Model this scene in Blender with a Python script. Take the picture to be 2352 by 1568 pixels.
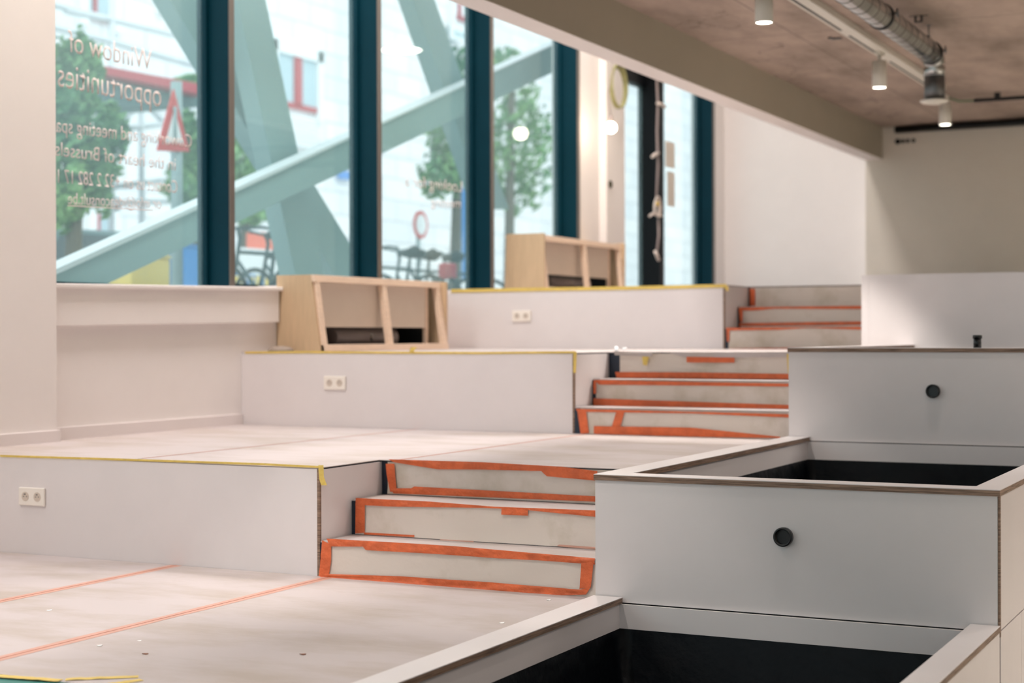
import bpy, bmesh, math, random
from mathutils import Vector, Matrix, noise
random.seed(4)
PI = math.pi
C = bpy.context.scene.collection
for o in list(bpy.data.objects): bpy.data.objects.remove(o)

# ------------------------------------------------------------------ camera
CR = Vector((0.89444, 0.44718, -0.00284)); CU = Vector((0.00092, 0.00452, 0.99999)); CF = Vector((-0.44719, 0.89443, -0.00363))
FPX = 3690.86; EYE = Vector((0, 0, 1.0))
cam_d = bpy.data.cameras.new('camera'); cam = bpy.data.objects.new('camera', cam_d); C.objects.link(cam)
m3 = Matrix((CR, CU, -CF)).transposed()
cam.matrix_world = Matrix.Translation(EYE) @ m3.to_4x4()
cam_d.sensor_width = 36; cam_d.lens = FPX / 2352 * 36; cam_d.clip_start = .05; cam_d.clip_end = 300
cam_d.dof.use_dof = True; cam_d.dof.focus_distance = 5.9; cam_d.dof.aperture_fstop = 2.1
bpy.context.scene.camera = cam

# ------------------------------------------------------------------ exposure, sky, sun, interior lamps
sc = bpy.context.scene
sc.view_settings.view_transform = 'Standard'; sc.view_settings.look = 'None'
sc.view_settings.gamma = 1; sc.view_settings.exposure = 0.42; sc.view_settings.use_curve_mapping = False
w = bpy.data.worlds.new('world'); sc.world = w; w.use_nodes = True
w.node_tree.nodes['Background'].inputs[0].default_value = (.93, .97, 1, 1)
w.node_tree.nodes['Background'].inputs[1].default_value = 1.4
sun_d = bpy.data.lights.new('sun', 'SUN'); sun_d.energy = .95; sun_d.angle = .12; sun_d.color = (1, .97, .93)
sun = bpy.data.objects.new('sun', sun_d); C.objects.link(sun)
sun.rotation_euler = Vector((-.75, .35, -.75)).to_track_quat('-Z', 'Y').to_euler()
def area(name, loc, sx, sy, power, col=(1, 1, 1), rot=(0, 0, 0), portal=False, parent=None, spread=None):
    d = bpy.data.lights.new(name, 'AREA'); d.shape = 'RECTANGLE'; d.size = sx; d.size_y = sy; d.energy = power; d.color = col
    if spread: d.spread = spread
    o = bpy.data.objects.new(name, d); C.objects.link(o); o.location = loc; o.rotation_euler = rot
    if portal: d.cycles.is_portal = True
    if parent: o.parent = parent
    return o
LAMP_W = 90; LAMP_COL = (1, .95, .93); FILL_W = 40; SPOT_W = 98
ZC = 3.182                                          # underside of the low concrete ceiling
ZH = 5.6                                            # ceiling of the tall strip along the windows
XB, XBI = -4.257, -4.078                            # outer and inner face of the beam between them

# ------------------------------------------------------------------ helpers
def ray(px, py): return CF + CR * ((px - 1176) / FPX) - CU * ((py - 784) / FPX)
def onX(px, py, X): d = ray(px, py); return EYE + d * (X / d.x)
def onY(px, py, Y): d = ray(px, py); return EYE + d * (Y / d.y)
def onZ(px, py, Z): d = ray(px, py); return EYE + d * ((Z - EYE.z) / d.z)
def L(r, g, b):
    f = lambda v: (v / 255 / 12.92) if v <= 10 else ((v / 255 + .055) / 1.055) ** 2.4
    return (f(r), f(g), f(b), 1)

def mat(name, rgb, rough=.6, metal=0, noise_amt=0, noise_scale=5, bump=0, bump_scale=60, spec=.5, stretch=None, rgb2=None, lo=.4, hi=.65, emit=None, estr=0, detail=6):
    m = bpy.data.materials.new(name); m.use_nodes = True; nt = m.node_tree; N = nt.nodes; Lk = nt.links
    b = N['Principled BSDF']; c = L(*rgb)
    b.inputs['Base Color'].default_value = c; b.inputs['Roughness'].default_value = rough; b.inputs['Metallic'].default_value = metal
    b.inputs['Specular IOR Level'].default_value = spec
    tc = N.new('ShaderNodeTexCoord'); mp = N.new('ShaderNodeMapping'); Lk.new(tc.outputs['Object'], mp.inputs[0])
    if stretch: mp.inputs['Scale'].default_value = stretch
    n = N.new('ShaderNodeTexNoise'); n.inputs['Scale'].default_value = noise_scale; n.inputs['Detail'].default_value = detail
    n.inputs['Roughness'].default_value = .62
    Lk.new(mp.outputs[0], n.inputs['Vector'])
    if noise_amt or rgb2:
        r = N.new('ShaderNodeValToRGB'); Lk.new(n.outputs['Fac'], r.inputs[0])
        r.color_ramp.elements[0].position = lo; r.color_ramp.elements[1].position = hi
        if rgb2: r.color_ramp.elements[0].color = L(*rgb2)
        else: r.color_ramp.elements[0].color = (c[0] * (1 - noise_amt), c[1] * (1 - noise_amt), c[2] * (1 - noise_amt), 1)
        r.color_ramp.elements[1].color = c
        Lk.new(r.outputs[0], b.inputs['Base Color'])
    if bump:
        n2 = N.new('ShaderNodeTexNoise'); n2.inputs['Scale'].default_value = bump_scale; n2.inputs['Detail'].default_value = 5
        Lk.new(mp.outputs[0], n2.inputs['Vector'])
        bp = N.new('ShaderNodeBump'); bp.inputs['Strength'].default_value = bump; bp.inputs['Distance'].default_value = .02
        Lk.new(n2.outputs['Fac'], bp.inputs['Height']); Lk.new(bp.outputs[0], b.inputs['Normal'])
    if emit:
        b.inputs['Emission Color'].default_value = L(*emit); b.inputs['Emission Strength'].default_value = estr
    return m

M = {}
M['laminate'] = mat('white_laminate', (222, 213, 212), .42, noise_amt=.035, noise_scale=3)
M['laminate_lit'] = M['laminate']
M['ply'] = mat('plywood_edge', (158, 128, 108), .6, rgb2=(92, 70, 56), noise_scale=3, stretch=(3, 3, 130), lo=.38, hi=.62, bump=.15)
M['board'] = mat('floor_board', (190, 178, 176), .7, rgb2=(175, 161, 152), noise_scale=1.7, stretch=(1, 2.2, 1), lo=.33, hi=.56, bump=.05, bump_scale=200, detail=9)
M['paper'] = mat('riser_board', (216, 203, 193), .75, rgb2=(190, 176, 158), noise_scale=2.6, lo=.3, hi=.5, bump=.06, bump_scale=40, detail=8)
M['tape'] = mat('orange_tape', (228, 108, 58), .5, noise_amt=.22, noise_scale=14, bump=.35, bump_scale=45)
M['seam'] = mat('pale_orange_tape', (206, 156, 138), .55, noise_amt=.08, noise_scale=9)
M['seamdark'] = mat('joint', (178, 112, 92), .7)
M['yellow'] = mat('yellow_tape', (226, 194, 98), .5, noise_amt=.12, noise_scale=20, bump=.3)
M['navy'] = mat('navy_vinyl', (22, 34, 52), .5)
M['teal_floor'] = mat('teal_vinyl', (58, 128, 118), .5, noise_amt=.1)
M['liner'] = mat('black_liner', (4, 6, 11), .4, bump=.6, bump_scale=9, spec=.14)
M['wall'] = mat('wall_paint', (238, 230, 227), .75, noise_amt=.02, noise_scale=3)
M['wall2'] = mat('wall_paint_grey', (214, 206, 194), .8, noise_amt=.03, noise_scale=2)
M['beam'] = mat('beam_paint', (172, 165, 148), .8, noise_amt=.03, noise_scale=2, bump=.05)
M['skirt'] = mat('skirting_paint', (232, 222, 220), .4)
M['alu'] = mat('teal_mullion', (0, 44, 56), .5, noise_amt=.1, noise_scale=2, spec=.12)
M['alu_lit'] = mat('mullion_lit_face', (104, 96, 90), .5)  # brighter reflection of the mullion front put into the colour
M['black_alu'] = mat('black_frame', (5, 8, 13), .5, spec=.2)
M['pine'] = mat('pine_batten', (236, 208, 184), .6, noise_amt=.1, noise_scale=4, stretch=(12, 1.5, 12))
M['plyface'] = mat('plywood_face', (206, 176, 142), .6, noise_amt=.1, noise_scale=5, stretch=(9, 9, 1))
M['mdf'] = mat('cream_panel', (222, 206, 190), .7, noise_amt=.03)
M['black'] = mat('black_plastic', (14, 15, 18), .35)
M['dark'] = mat('dark_shade', (8, 8, 10), .8)
M['galv'] = mat('galvanised_steel', (196, 198, 198), .24, metal=1, noise_amt=.25, noise_scale=9, bump=.02, bump_scale=30)
M['dull'] = mat('dull_steel', (120, 122, 124), .45, metal=1)
M['white_metal'] = mat('white_metal', (212, 208, 198), .45)
M['glow'] = mat('lamp_lens', (255, 250, 235), .4, emit=(255, 250, 235), estr=9)
M['bulbglow'] = mat('bulb_glass', (255, 240, 215), .4, emit=(255, 236, 205), estr=14)
M['socket'] = mat('outlet_plastic', (236, 226, 216), .35)
M['sockethole'] = mat('outlet_recess', (206, 190, 176), .5)
M['rope'] = mat('cream_cable', (150, 146, 98), .6)
M['wire'] = mat('grey_wire', (168, 150, 146), .6)
M['wirewhite'] = mat('white_coil', (222, 206, 196), .6)
M['green'] = mat('green_cable', (96, 126, 90), .6)
M['steel'] = mat('painted_steel_brace', (146, 172, 172), .5)
M['steel_light'] = mat('pale_steel_flange', (226, 230, 234), .5)
M['pave'] = mat('pavement', (190, 190, 190), .9, noise_amt=.1)
M['stone'] = None
M['redframe'] = mat('red_paint', (176, 48, 62), .6)
M['signred'] = mat('sign_red', (206, 44, 40), .5)
M['signwhite'] = mat('sign_white', (236, 238, 240), .5)
M['pole'] = mat('galvanised_pole', (150, 168, 170), .5)
M['scaf'] = mat('scaffold_tube', (214, 216, 222), .5)
M['blind'] = mat('window_blind', (176, 196, 206), .7)
M['yellowbox'] = mat('yellow_panel', (240, 208, 110), .6)
M['bluebox'] = mat('blue_panel', (40, 120, 190), .6)
M['orangebox'] = mat('orange_crate', (240, 120, 96), .6)
M['bike'] = mat('bicycle_paint', (48, 70, 76), .5)
M['rubber'] = mat('tyre', (40, 46, 50), .8)
M['bikered'] = mat('red_bag', (200, 60, 80), .7)
M['car'] = mat('car_paint', (74, 100, 102), .3)
M['carglass'] = mat('car_glass', (30, 46, 52), .2)
M['leaf'] = mat('leaves', (132, 172, 104), .7, rgb2=(70, 122, 88), noise_scale=1.2, lo=.35, hi=.65)
M['bark'] = mat('bark', (96, 88, 78), .9)
M['letter'] = mat('vinyl_letter', (216, 200, 196), .7)
M['lettergrey'] = mat('grey_letter', (176, 176, 182), .7)
M['tealletter'] = mat('teal_letter', (120, 170, 178), .7)
M['notepaper'] = mat('note_paper', (232, 220, 208), .8)
M['debris'] = mat('paint_flake', (244, 240, 238), .7)
M['crumb'] = mat('wood_chip', (140, 92, 70), .8)

def glass_mat():
    m = bpy.data.materials.new('window_glass'); m.use_nodes = True; nt = m.node_tree; N = nt.nodes
    for n in list(N): N.remove(n)
    o = N.new('ShaderNodeOutputMaterial'); mx = N.new('ShaderNodeMixShader'); t = N.new('ShaderNodeBsdfTransparent'); g = N.new('ShaderNodeBsdfGlossy')
    ge = N.new('ShaderNodeNewGeometry'); dt = N.new('ShaderNodeVectorMath'); dt.operation = 'DOT_PRODUCT'
    nt.links.new(ge.outputs['Incoming'], dt.inputs[0]); nt.links.new(ge.outputs['Normal'], dt.inputs[1])
    def mth(op, a, b_=None):
        n = N.new('ShaderNodeMath'); n.operation = op
        nt.links.new(a, n.inputs[0])
        if b_ is not None: n.inputs[1].default_value = b_
        return n.outputs[0]
    inv = N.new('ShaderNodeMath'); inv.operation = 'SUBTRACT'; inv.inputs[0].default_value = 1; nt.links.new(mth('ABSOLUTE', dt.outputs['Value']), inv.inputs[1])
    fac = mth('ADD', mth('MULTIPLY', mth('POWER', inv.outputs[0], 5), .96), .04)
    t.inputs[0].default_value = (.90, .965, .965, 1); g.inputs['Roughness'].default_value = .02; g.inputs[0].default_value = (.9, 1, 1, 1)
    nt.links.new(fac, mx.inputs[0]); nt.links.new(t.outputs[0], mx.inputs[1]); nt.links.new(g.outputs[0], mx.inputs[2]); 
    tr = N.new('ShaderNodeBsdfTranslucent'); tr.inputs[0].default_value = (.72, .95, .96, 1); m2 = N.new('ShaderNodeMixShader')
    nz = N.new('ShaderNodeTexNoise'); nz.inputs['Scale'].default_value = .7; tcn = N.new('ShaderNodeTexCoord'); nt.links.new(tcn.outputs['Object'], nz.inputs['Vector'])
    nt.links.new(mth('MULTIPLY', nz.outputs['Fac'], .2), m2.inputs[0]); nt.links.new(mx.outputs[0], m2.inputs[1]); nt.links.new(tr.outputs[0], m2.inputs[2]); nt.links.new(m2.outputs[0], o.inputs[0])
    return m
M['glass'] = glass_mat()

def stone_mat():
    m = bpy.data.materials.new('stone_facade'); m.use_nodes = True; nt = m.node_tree; N = nt.nodes; b = N['Principled BSDF']; b.inputs['Roughness'].default_value = .9
    tc = N.new('ShaderNodeTexCoord'); sp = N.new('ShaderNodeSeparateXYZ'); cb = N.new('ShaderNodeCombineXYZ')
    nt.links.new(tc.outputs['Object'], sp.inputs[0]); nt.links.new(sp.outputs['Y'], cb.inputs['X']); nt.links.new(sp.outputs['Z'], cb.inputs['Y'])
    br = N.new('ShaderNodeTexBrick'); nt.links.new(cb.outputs[0], br.inputs['Vector'])
    br.inputs['Color1'].default_value = L(238, 236, 236); br.inputs['Color2'].default_value = L(226, 226, 230); br.inputs['Mortar'].default_value = L(196, 194, 200)
    br.inputs['Scale'].default_value = 1; br.inputs['Brick Width'].default_value = 1.5; br.inputs['Row Height'].default_value = .62; br.inputs['Mortar Size'].default_value = .025
    nt.links.new(br.outputs[0], b.inputs['Base Color']); return m
M['stone'] = stone_mat()

def concrete_mat():
    m = bpy.data.materials.new('board_marked_concrete'); m.use_nodes = True; nt = m.node_tree; N = nt.nodes; Lk = nt.links; b = N['Principled BSDF']; b.inputs['Roughness'].default_value = .8
    tc = N.new('ShaderNodeTexCoord'); n = N.new('ShaderNodeTexNoise'); n.inputs['Scale'].default_value = 1.1; n.inputs['Detail'].default_value = 9; n.inputs['Roughness'].default_value = .68
    mp = N.new('ShaderNodeMapping'); mp.inputs['Scale'].default_value = (1.2, .5, 1); Lk.new(tc.outputs['Object'], mp.inputs[0]); Lk.new(mp.outputs[0], n.inputs['Vector'])
    r = N.new('ShaderNodeValToRGB'); Lk.new(n.outputs['Fac'], r.inputs[0])
    e = r.color_ramp.elements; e[0].position = .28; e[0].color = L(122, 108, 98); e[1].position = .72; e[1].color = L(196, 178, 164)
    k = e.new(.5); k.color = L(168, 150, 138)
    sp = N.new('ShaderNodeSeparateXYZ'); Lk.new(tc.outputs['Object'], sp.inputs[0])
    n3 = N.new('ShaderNodeTexNoise'); n3.inputs['Scale'].default_value = 3; n3.inputs['Detail'].default_value = 6; Lk.new(tc.outputs['Object'], n3.inputs['Vector'])
    def line(sock, c, wd):
        a = N.new('ShaderNodeMath'); a.operation = 'SUBTRACT'; Lk.new(sock, a.inputs[0]); a.inputs[1].default_value = c
        w_ = N.new('ShaderNodeMath'); w_.operation = 'MULTIPLY_ADD'; Lk.new(n3.outputs['Fac'], w_.inputs[0]); w_.inputs[1].default_value = .012; Lk.new(a.outputs[0], w_.inputs[2])
        a2 = N.new('ShaderNodeMath'); a2.operation = 'ABSOLUTE'; Lk.new(w_.outputs[0], a2.inputs[0])
        l = N.new('ShaderNodeMath'); l.operation = 'LESS_THAN'; Lk.new(a2.outputs[0], l.inputs[0]); l.inputs[1].default_value = wd; return l.outputs[0]
    ls = [line(sp.outputs['X'], -3.375, .006), line(sp.outputs['X'], -1.6, .006), line(sp.outputs['Y'], 11.35, .007), line(sp.outputs['Y'], 13.15, .007), line(sp.outputs['Y'], 14.9, .007), line(sp.outputs['Y'], 9.55, .007)]
    cur = ls[0]
    for s in ls[1:]:
        a = N.new('ShaderNodeMath'); a.operation = 'MAXIMUM'; Lk.new(cur, a.inputs[0]); Lk.new(s, a.inputs[1]); cur = a.outputs[0]
    # fine cracks near the beam
    v = N.new('ShaderNodeTexVoronoi'); v.feature = 'DISTANCE_TO_EDGE'; v.inputs['Scale'].default_value = .9
    ad = N.new('ShaderNodeVectorMath'); ad.operation = 'ADD'; Lk.new(tc.outputs['Object'], ad.inputs[0]); sc3 = N.new('ShaderNodeVectorMath'); sc3.operation = 'SCALE'; sc3.inputs['Scale'].default_value = .9
    Lk.new(n3.outputs['Color'], sc3.inputs[0]); Lk.new(sc3.outputs[0], ad.inputs[1]); Lk.new(ad.outputs[0], v.inputs['Vector'])
    cl = N.new('ShaderNodeMath'); cl.operation = 'LESS_THAN'; Lk.new(v.outputs['Distance'], cl.inputs[0]); cl.inputs[1].default_value = .006
    xm = N.new('ShaderNodeMath'); xm.operation = 'LESS_THAN'; Lk.new(sp.outputs['X'], xm.inputs[0]); xm.inputs[1].default_value = -3.55
    cm = N.new('ShaderNodeMath'); cm.operation = 'MULTIPLY'; Lk.new(cl.outputs[0], cm.inputs[0]); Lk.new(xm.outputs[0], cm.inputs[1])
    cm2 = N.new('ShaderNodeMath'); cm2.operation = 'MAXIMUM'; Lk.new(cur, cm2.inputs[0]); Lk.new(cm.outputs[0], cm2.inputs[1])
    f = N.new('ShaderNodeMath'); f.operation = 'MULTIPLY'; Lk.new(cm2.outputs[0], f.inputs[0]); f.inputs[1].default_value = .5
    mx = N.new('ShaderNodeMixRGB'); Lk.new(f.outputs[0], mx.inputs[0]); Lk.new(r.outputs[0], mx.inputs[1]); mx.inputs[2].default_value = L(58, 50, 46)
    Lk.new(mx.outputs[0], b.inputs['Base Color'])
    bp = N.new('ShaderNodeBump'); bp.inputs['Strength'].default_value = .25; Lk.new(n.outputs['Fac'], bp.inputs['Height']); Lk.new(bp.outputs[0], b.inputs['Normal'])
    return m
M['concrete'] = concrete_mat()

def BM(): return bmesh.new()
def box(bm, x0, x1, y0, y1, z0, z1):
    v = [bm.verts.new(p) for p in ((x0, y0, z0), (x1, y0, z0), (x1, y1, z0), (x0, y1, z0), (x0, y0, z1), (x1, y0, z1), (x1, y1, z1), (x0, y1, z1))]
    for f in ((0, 3, 2, 1), (4, 5, 6, 7), (0, 1, 5, 4), (1, 2, 6, 5), (2, 3, 7, 6), (3, 0, 4, 7)): bm.faces.new([v[i] for i in f])
def hexa(bm, a, b):                                  # two quads of four points each, joined
    va = [bm.verts.new(p) for p in a]; vb = [bm.verts.new(p) for p in b]
    bm.faces.new(va); bm.faces.new(vb[::-1])
    for i in range(4): j = (i + 1) % 4; bm.faces.new([va[i], vb[i], vb[j], va[j]])
def tube(bm, pts, r, n=10, cap=True, radii=None):
    rings = []; pts = [Vector(p) for p in pts]
    for i, p in enumerate(pts):
        t = (pts[min(i + 1, len(pts) - 1)] - pts[max(i - 1, 0)]).normalized()
        up = Vector((0, 0, 1)) if abs(t.z) < .95 else Vector((1, 0, 0))
        a = t.cross(up).normalized(); b = a.cross(t).normalized(); rr = radii[i] if radii else r
        rings.append([bm.verts.new(p + (a * math.cos(k * 2 * PI / n) + b * math.sin(k * 2 * PI / n)) * rr) for k in range(n)])
    for i in range(len(rings) - 1):
        for k in range(n):
            j = (k + 1) % n; f = bm.faces.new([rings[i][k], rings[i][j], rings[i + 1][j], rings[i + 1][k]]); f.smooth = True
    if cap: bm.faces.new(rings[0]); bm.faces.new(rings[-1][::-1])
def lathe(bm, prof, c, axis='Z', n=32):              # prof: list of (radius, height along axis)
    rings = []
    for r, h in prof:
        ring = []
        for k in range(n):
            a = k * 2 * PI / n; u, v_ = math.cos(a) * r, math.sin(a) * r
            p = {'Z': (u, v_, h), 'Y': (u, h, v_), 'X': (h, u, v_)}[axis]
            ring.append(bm.verts.new(Vector(c) + Vector(p)))
        rings.append(ring)
    for i in range(len(rings) - 1):
        for k in range(n):
            j = (k + 1) % n; f = bm.faces.new([rings[i][k], rings[i][j], rings[i + 1][j], rings[i + 1][k]]); f.smooth = True
    if prof[0][0] > 1e-5: bm.faces.new(rings[0])
    if prof[-1][0] > 1e-5: bm.faces.new(rings[-1])
def ball(bm, c, r, n=12):
    lathe(bm, [(max(r * math.sin(PI * i / n), 1e-6), -r * math.cos(PI * i / n)) for i in range(n + 1)], c, n=2 * n)
def torus(bm, c, R, r, ax='X', n=28, k=8, sy=1):
    c = Vector(c); pts = []
    for i in range(n + 1):
        a = i * 2 * PI / n; u, v_ = math.cos(a) * R, math.sin(a) * R * sy
        pts.append(c + Vector({'X': (0, u, v_), 'Y': (u, 0, v_), 'Z': (u, v_, 0)}[ax]))
    tube(bm, pts, r, k, cap=False)
def obj(name, bm, m, parent=None, bevel=0):
    bmesh.ops.recalc_face_normals(bm, faces=bm.faces[:])
    me = bpy.data.meshes.new(name); bm.to_mesh(me); bm.free(); me.materials.append(M[m] if isinstance(m, str) else m)
    o = bpy.data.objects.new(name, me); C.objects.link(o)
    if parent: o.parent = parent; o.matrix_parent_inverse = Matrix.Translation(parent.location).inverted() if parent.type == 'EMPTY' else parent.matrix_world.inverted()
    if bevel:
        b = o.modifiers.new('bevel', 'BEVEL'); b.width = bevel; b.segments = 2; b.limit_method = 'ANGLE'
    return o
def bx(name, m, x0, x1, y0, y1, z0, z1, parent=None, bevel=0):
    b = BM(); box(b, x0, x1, y0, y1, z0, z1); return obj(name, b, m, parent, bevel)
def tag(o, label, cat, group=None):
    o['label'] = label; o['category'] = cat
    if group: o['group'] = group
    return o
def thing(name, label, cat, loc, group=None):
    o = bpy.data.objects.new(name, None); C.objects.link(o); o.location = loc; o.empty_display_size = .1
    return tag(o, label, cat, group)
def struct(o): o['kind'] = 'structure'; return o

# ------------------------------------------------------------------ room shell
XW = -5.97                                          # inner face of the window wall
XG = -6.15                                          # glass plane
ZS = 4.3                                            # window head
ZB = 2.847                                          # beam soffit
YD = 16.9                                           # dark end wall below the low ceiling
YE = onX(1664, 400, -5.97).y                        # bright end wall of the tall strip
def plat(z, y): return z
struct(bx('floor', 'wall2', -6.2, 6.2, -5, YE + .2, -1.1, -.9))
struct(bx('ceiling', 'concrete', XBI, 6.2, -5, YD, ZC, ZC + .3))
struct(bx('ceiling_high', 'wall', -6.25, XB, -5, YE, ZH, ZH + .2))
struct(bx('trim_1', 'beam', XB, XBI, -5, YE, ZB, ZH + .2))              # painted beam between the two ceilings
struct(bx('trim_7', 'wall', XB + .001, XBI - .001, -5, YD, ZB - .004, ZB + .001))     # pale lining on the beam underside, its brighter light put into the colour
struct(bx('wall_back', 'wall', -6.3, XB + .1, YE, YE + .2, -.9, ZH + .2))
struct(bx('wall_end', 'wall2', XB - .002, 6.2, YD, YD + .2, -.9, ZC + .3))
struct(bx('wall_right', 'wall2', 6.0, 6.2, -5, YD, -.9, ZC))
b = BM(); box(b, -6.2, 6.2, -5.2, -5, -.9, .3); box(b, -6.2, 6.2, -5.2, -5, 3.5, ZH + .2)
for x in (-6.2, -2.2, 1.8, 5.8): box(b, x, x + .4, -5.2, -5, .3, 3.5)
struct(obj('wall_front', b, 'wall'))
for k, x in enumerate((-5.8, -1.8, 2.2)):
    struct(bx('window_%d' % (11 + k), 'glass', x, x + 3.6, -5.11, -5.10, .3, 3.5))  # unseen windows, added to bring daylight onto the riser fronts
    area('sky_portal', (x + 1.8, -5.25, 1.9), 3.6, 3.2, 1, rot=(-PI / 2, 0, 0), portal=True)
area('sky_portal', (XG - .2, 9.4, 2.5), 2.4, 15.2, 1, rot=(0, -PI / 2, 0), portal=True)
area('sky_portal', (XG - .2, .2, 2.5), 2.4, 10, 1, rot=(0, -PI / 2, 0), portal=True)
b = BM()
box(b, -6.25, XW, -5, 13.33, -.9, 1.24)             # parapet under the windows
box(b, -6.25, XW, 13.33, 13.8, -.9, ZS)             # pier beside the door
box(b, -6.25, XW, 17.0, YE, -.9, ZH); box(b, -6.25, XW, -5, 17.0, ZS, ZH)
box(b, -6.25, XW, 13.8, 17.0, -.9, 1.30)
struct(obj('wall_left', b, 'wall'))
P1 = onX(128.5, 400, -5.88).y
struct(bx('trim_2', 'wall', -6.3, -5.88, 5.6, P1, -.1, ZH))                 # painted pillar at the left edge
struct(bx('trim_3', 'wall', -6.3, -5.90, 13.78, 14.22, 1.3, ZS))           # pier lit by the bulb
struct(bx('baseboard_left', 'skirt', XW, XW + .014, P1, 8.18, .45, .52, bevel=.003))
struct(bx('baseboard_pillar', 'skirt', -5.88, -5.866, 5.65, P1 + .012, .45, .515, bevel=.003))
# sill and casing below the windows (they rise by a few centimetres along the wall)
def sl(y): return .016 * (y - 6.54)
def slope_box(bm, x0, x1, y0, y1, z0, z1):
    a = [(x0, y0, z0 + sl(y0)), (x1, y0, z0 + sl(y0)), (x1, y0, z1 + sl(y0)), (x0, y0, z1 + sl(y0))]
    c = [(x0, y1, z0 + sl(y1)), (x1, y1, z0 + sl(y1)), (x1, y1, z1 + sl(y1)), (x0, y1, z1 + sl(y1))]
    hexa(bm, a, c)
b = BM(); slope_box(b, -6.2, -5.915, P1, 8.56, 1.258, 1.283)
struct(obj('trim_4', b, 'wall', bevel=.006))
b = BM(); slope_box(b, -6.0, -5.935, P1, 8.54, 1.058, 1.26)
struct(obj('trim_5', b, 'wall', bevel=.003))
bsill = BM(); box(bsill, -6.2, -5.95, 8.56, 13.33, 1.30, 1.325)
struct(obj('trim_6', bsill, 'wall'))

# ------------------------------------------------------------------ windows
def window(n, y0, y1, z0, finmat='alu', fin=True):
    r = struct(bpy.data.objects.new('window_%d' % n, None)); C.objects.link(r); r.location = (XG, (y0 + y1) / 2, z0)
    bx('pane', 'glass', XG - .012, XG, y0, y1, z0, ZS, r)
    bf = BM(); box(bf, XG - .04, XG + .03, y0, y1, z0 - .03, z0 + .012); box(bf, XG - .04, XG + .03, y0, y1, ZS - .03, ZS + .02)
    box(bf, XG - .04, XG + .03, y0, y0 + .03, z0, ZS); box(bf, XG - .04, XG + .03, y1 - .03, y1, z0, ZS); obj('window_frame', bf, finmat, r)
    if fin:
        bx('mullion', finmat, XG - .03, XW - .004, y1, y1 + .055, z0 - .02, ZS, r)
        bx('mullion_lit_face', 'alu_lit', XW - .004, XW + .004, y1 + .003, y1 + .052, z0 - .02, ZS, r)  # front face as its own strip, its brighter reflection painted in
    return r
F1 = onX(526, 300, XW).y; F2 = onX(867, 300, XW).y; F3 = onX(1127, 300, XW).y; F4 = onX(1331, 300, XW).y; F5 = onX(1523, 300, XW).y; F6 = onX(1641, 300, XW).y
window(1, P1 - .02, F1, 1.29); window(2, F1 + .055, F2, 1.32); window(3, F2 + .055, F3, 1.32); window(4, F3 + .055, F4 - .05, 1.32)
window(5, F5, F6 - .05, 1.36)
for n, (a, c) in enumerate(((-4.6, -2.8), (-2.7, -.9), (-.8, 1.0), (1.1, 2.9), (3.0, 4.8))): window(6 + n, a, c, 1.29)
# glazed door leaf with a near-black frame
dr = struct(bpy.data.objects.new('door_1', None)); C.objects.link(dr); dr.location = (XG, 14.8, 1.36)
bx('pane', 'glass', XG - .012, XG, 14.2, F5 - .1, 1.36, ZS, dr)
b = BM(); box(b, XG - .05, XG + .05, 14.2, F5 - .02, onX(1450, 192, XG).z, ZS + .02); box(b, XG - .05, XG + .05, 14.2, F5 - .02, 1.34, 1.42)
box(b, XG - .05, XW + .01, F5 - .12, F5, 1.34, ZS + .02); box(b, XG - .05, XG + .04, 14.2, 14.24, 1.36, ZS)
obj('door_frame', b, 'black_alu', dr)

# ------------------------------------------------------------------ tiered platforms
HS = .012                                           # thickness of the front laminate
XS0, XS1 = -3.70, -2.405                            # stair recess
RY = [5.61, 8.18, 10.735]                           # riser planes of the three upper tiers
def platform(label, z, y0, y1, face, stair=True, nd=.50):
    r = thing('seating_platform', label, 'platform', (-4.8, y0, z - .45), 'tiers of the stepped seating')
    zb = z - .45
    b = BM(); box(b, XW + .004, XS0 - .013, y0 + HS, y1, -.9 if z < .1 else zb - .02, z - .004)
    box(b, XS0 - .013, XS1, (y0 + nd) if stair else y0 + HS, y1, -.9 if z < .1 else zb - .02, z - .004)
    obj('carcass', b, 'navy', r)
    bx('front_panel', 'laminate', XW, (XS0 - .013) if stair else XS1, y0, y0 + HS, zb + .003, z - .002, r)
    if stair:
        bx('edge_strip', 'ply', XS0 - .013, XS0, y0, y0 + HS, zb + .003, z - .004, r)
        bx('side_panel', 'laminate', XS0 - .012, XS0, y0 + HS, y0 + nd, zb, z - .006, r)
    return r
pf0 = platform('lowest platform tier in the left foreground below the boarded floor', 0.0, 3.05, RY[0], 'a', stair=False)
pf1 = platform('nearest raised platform tier, pale front with outlet at far left and yellow tape edge', .45, RY[0], RY[1], 'b')
pf2 = platform('middle platform tier carrying the lower wooden radiator casing', .9, RY[1], RY[2], 'c')
pf3 = platform('topmost platform tier, small pale front with yellow tape and the upper wooden casing', 1.35, RY[2], YD - .01, 'd', nd=.55)

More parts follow.
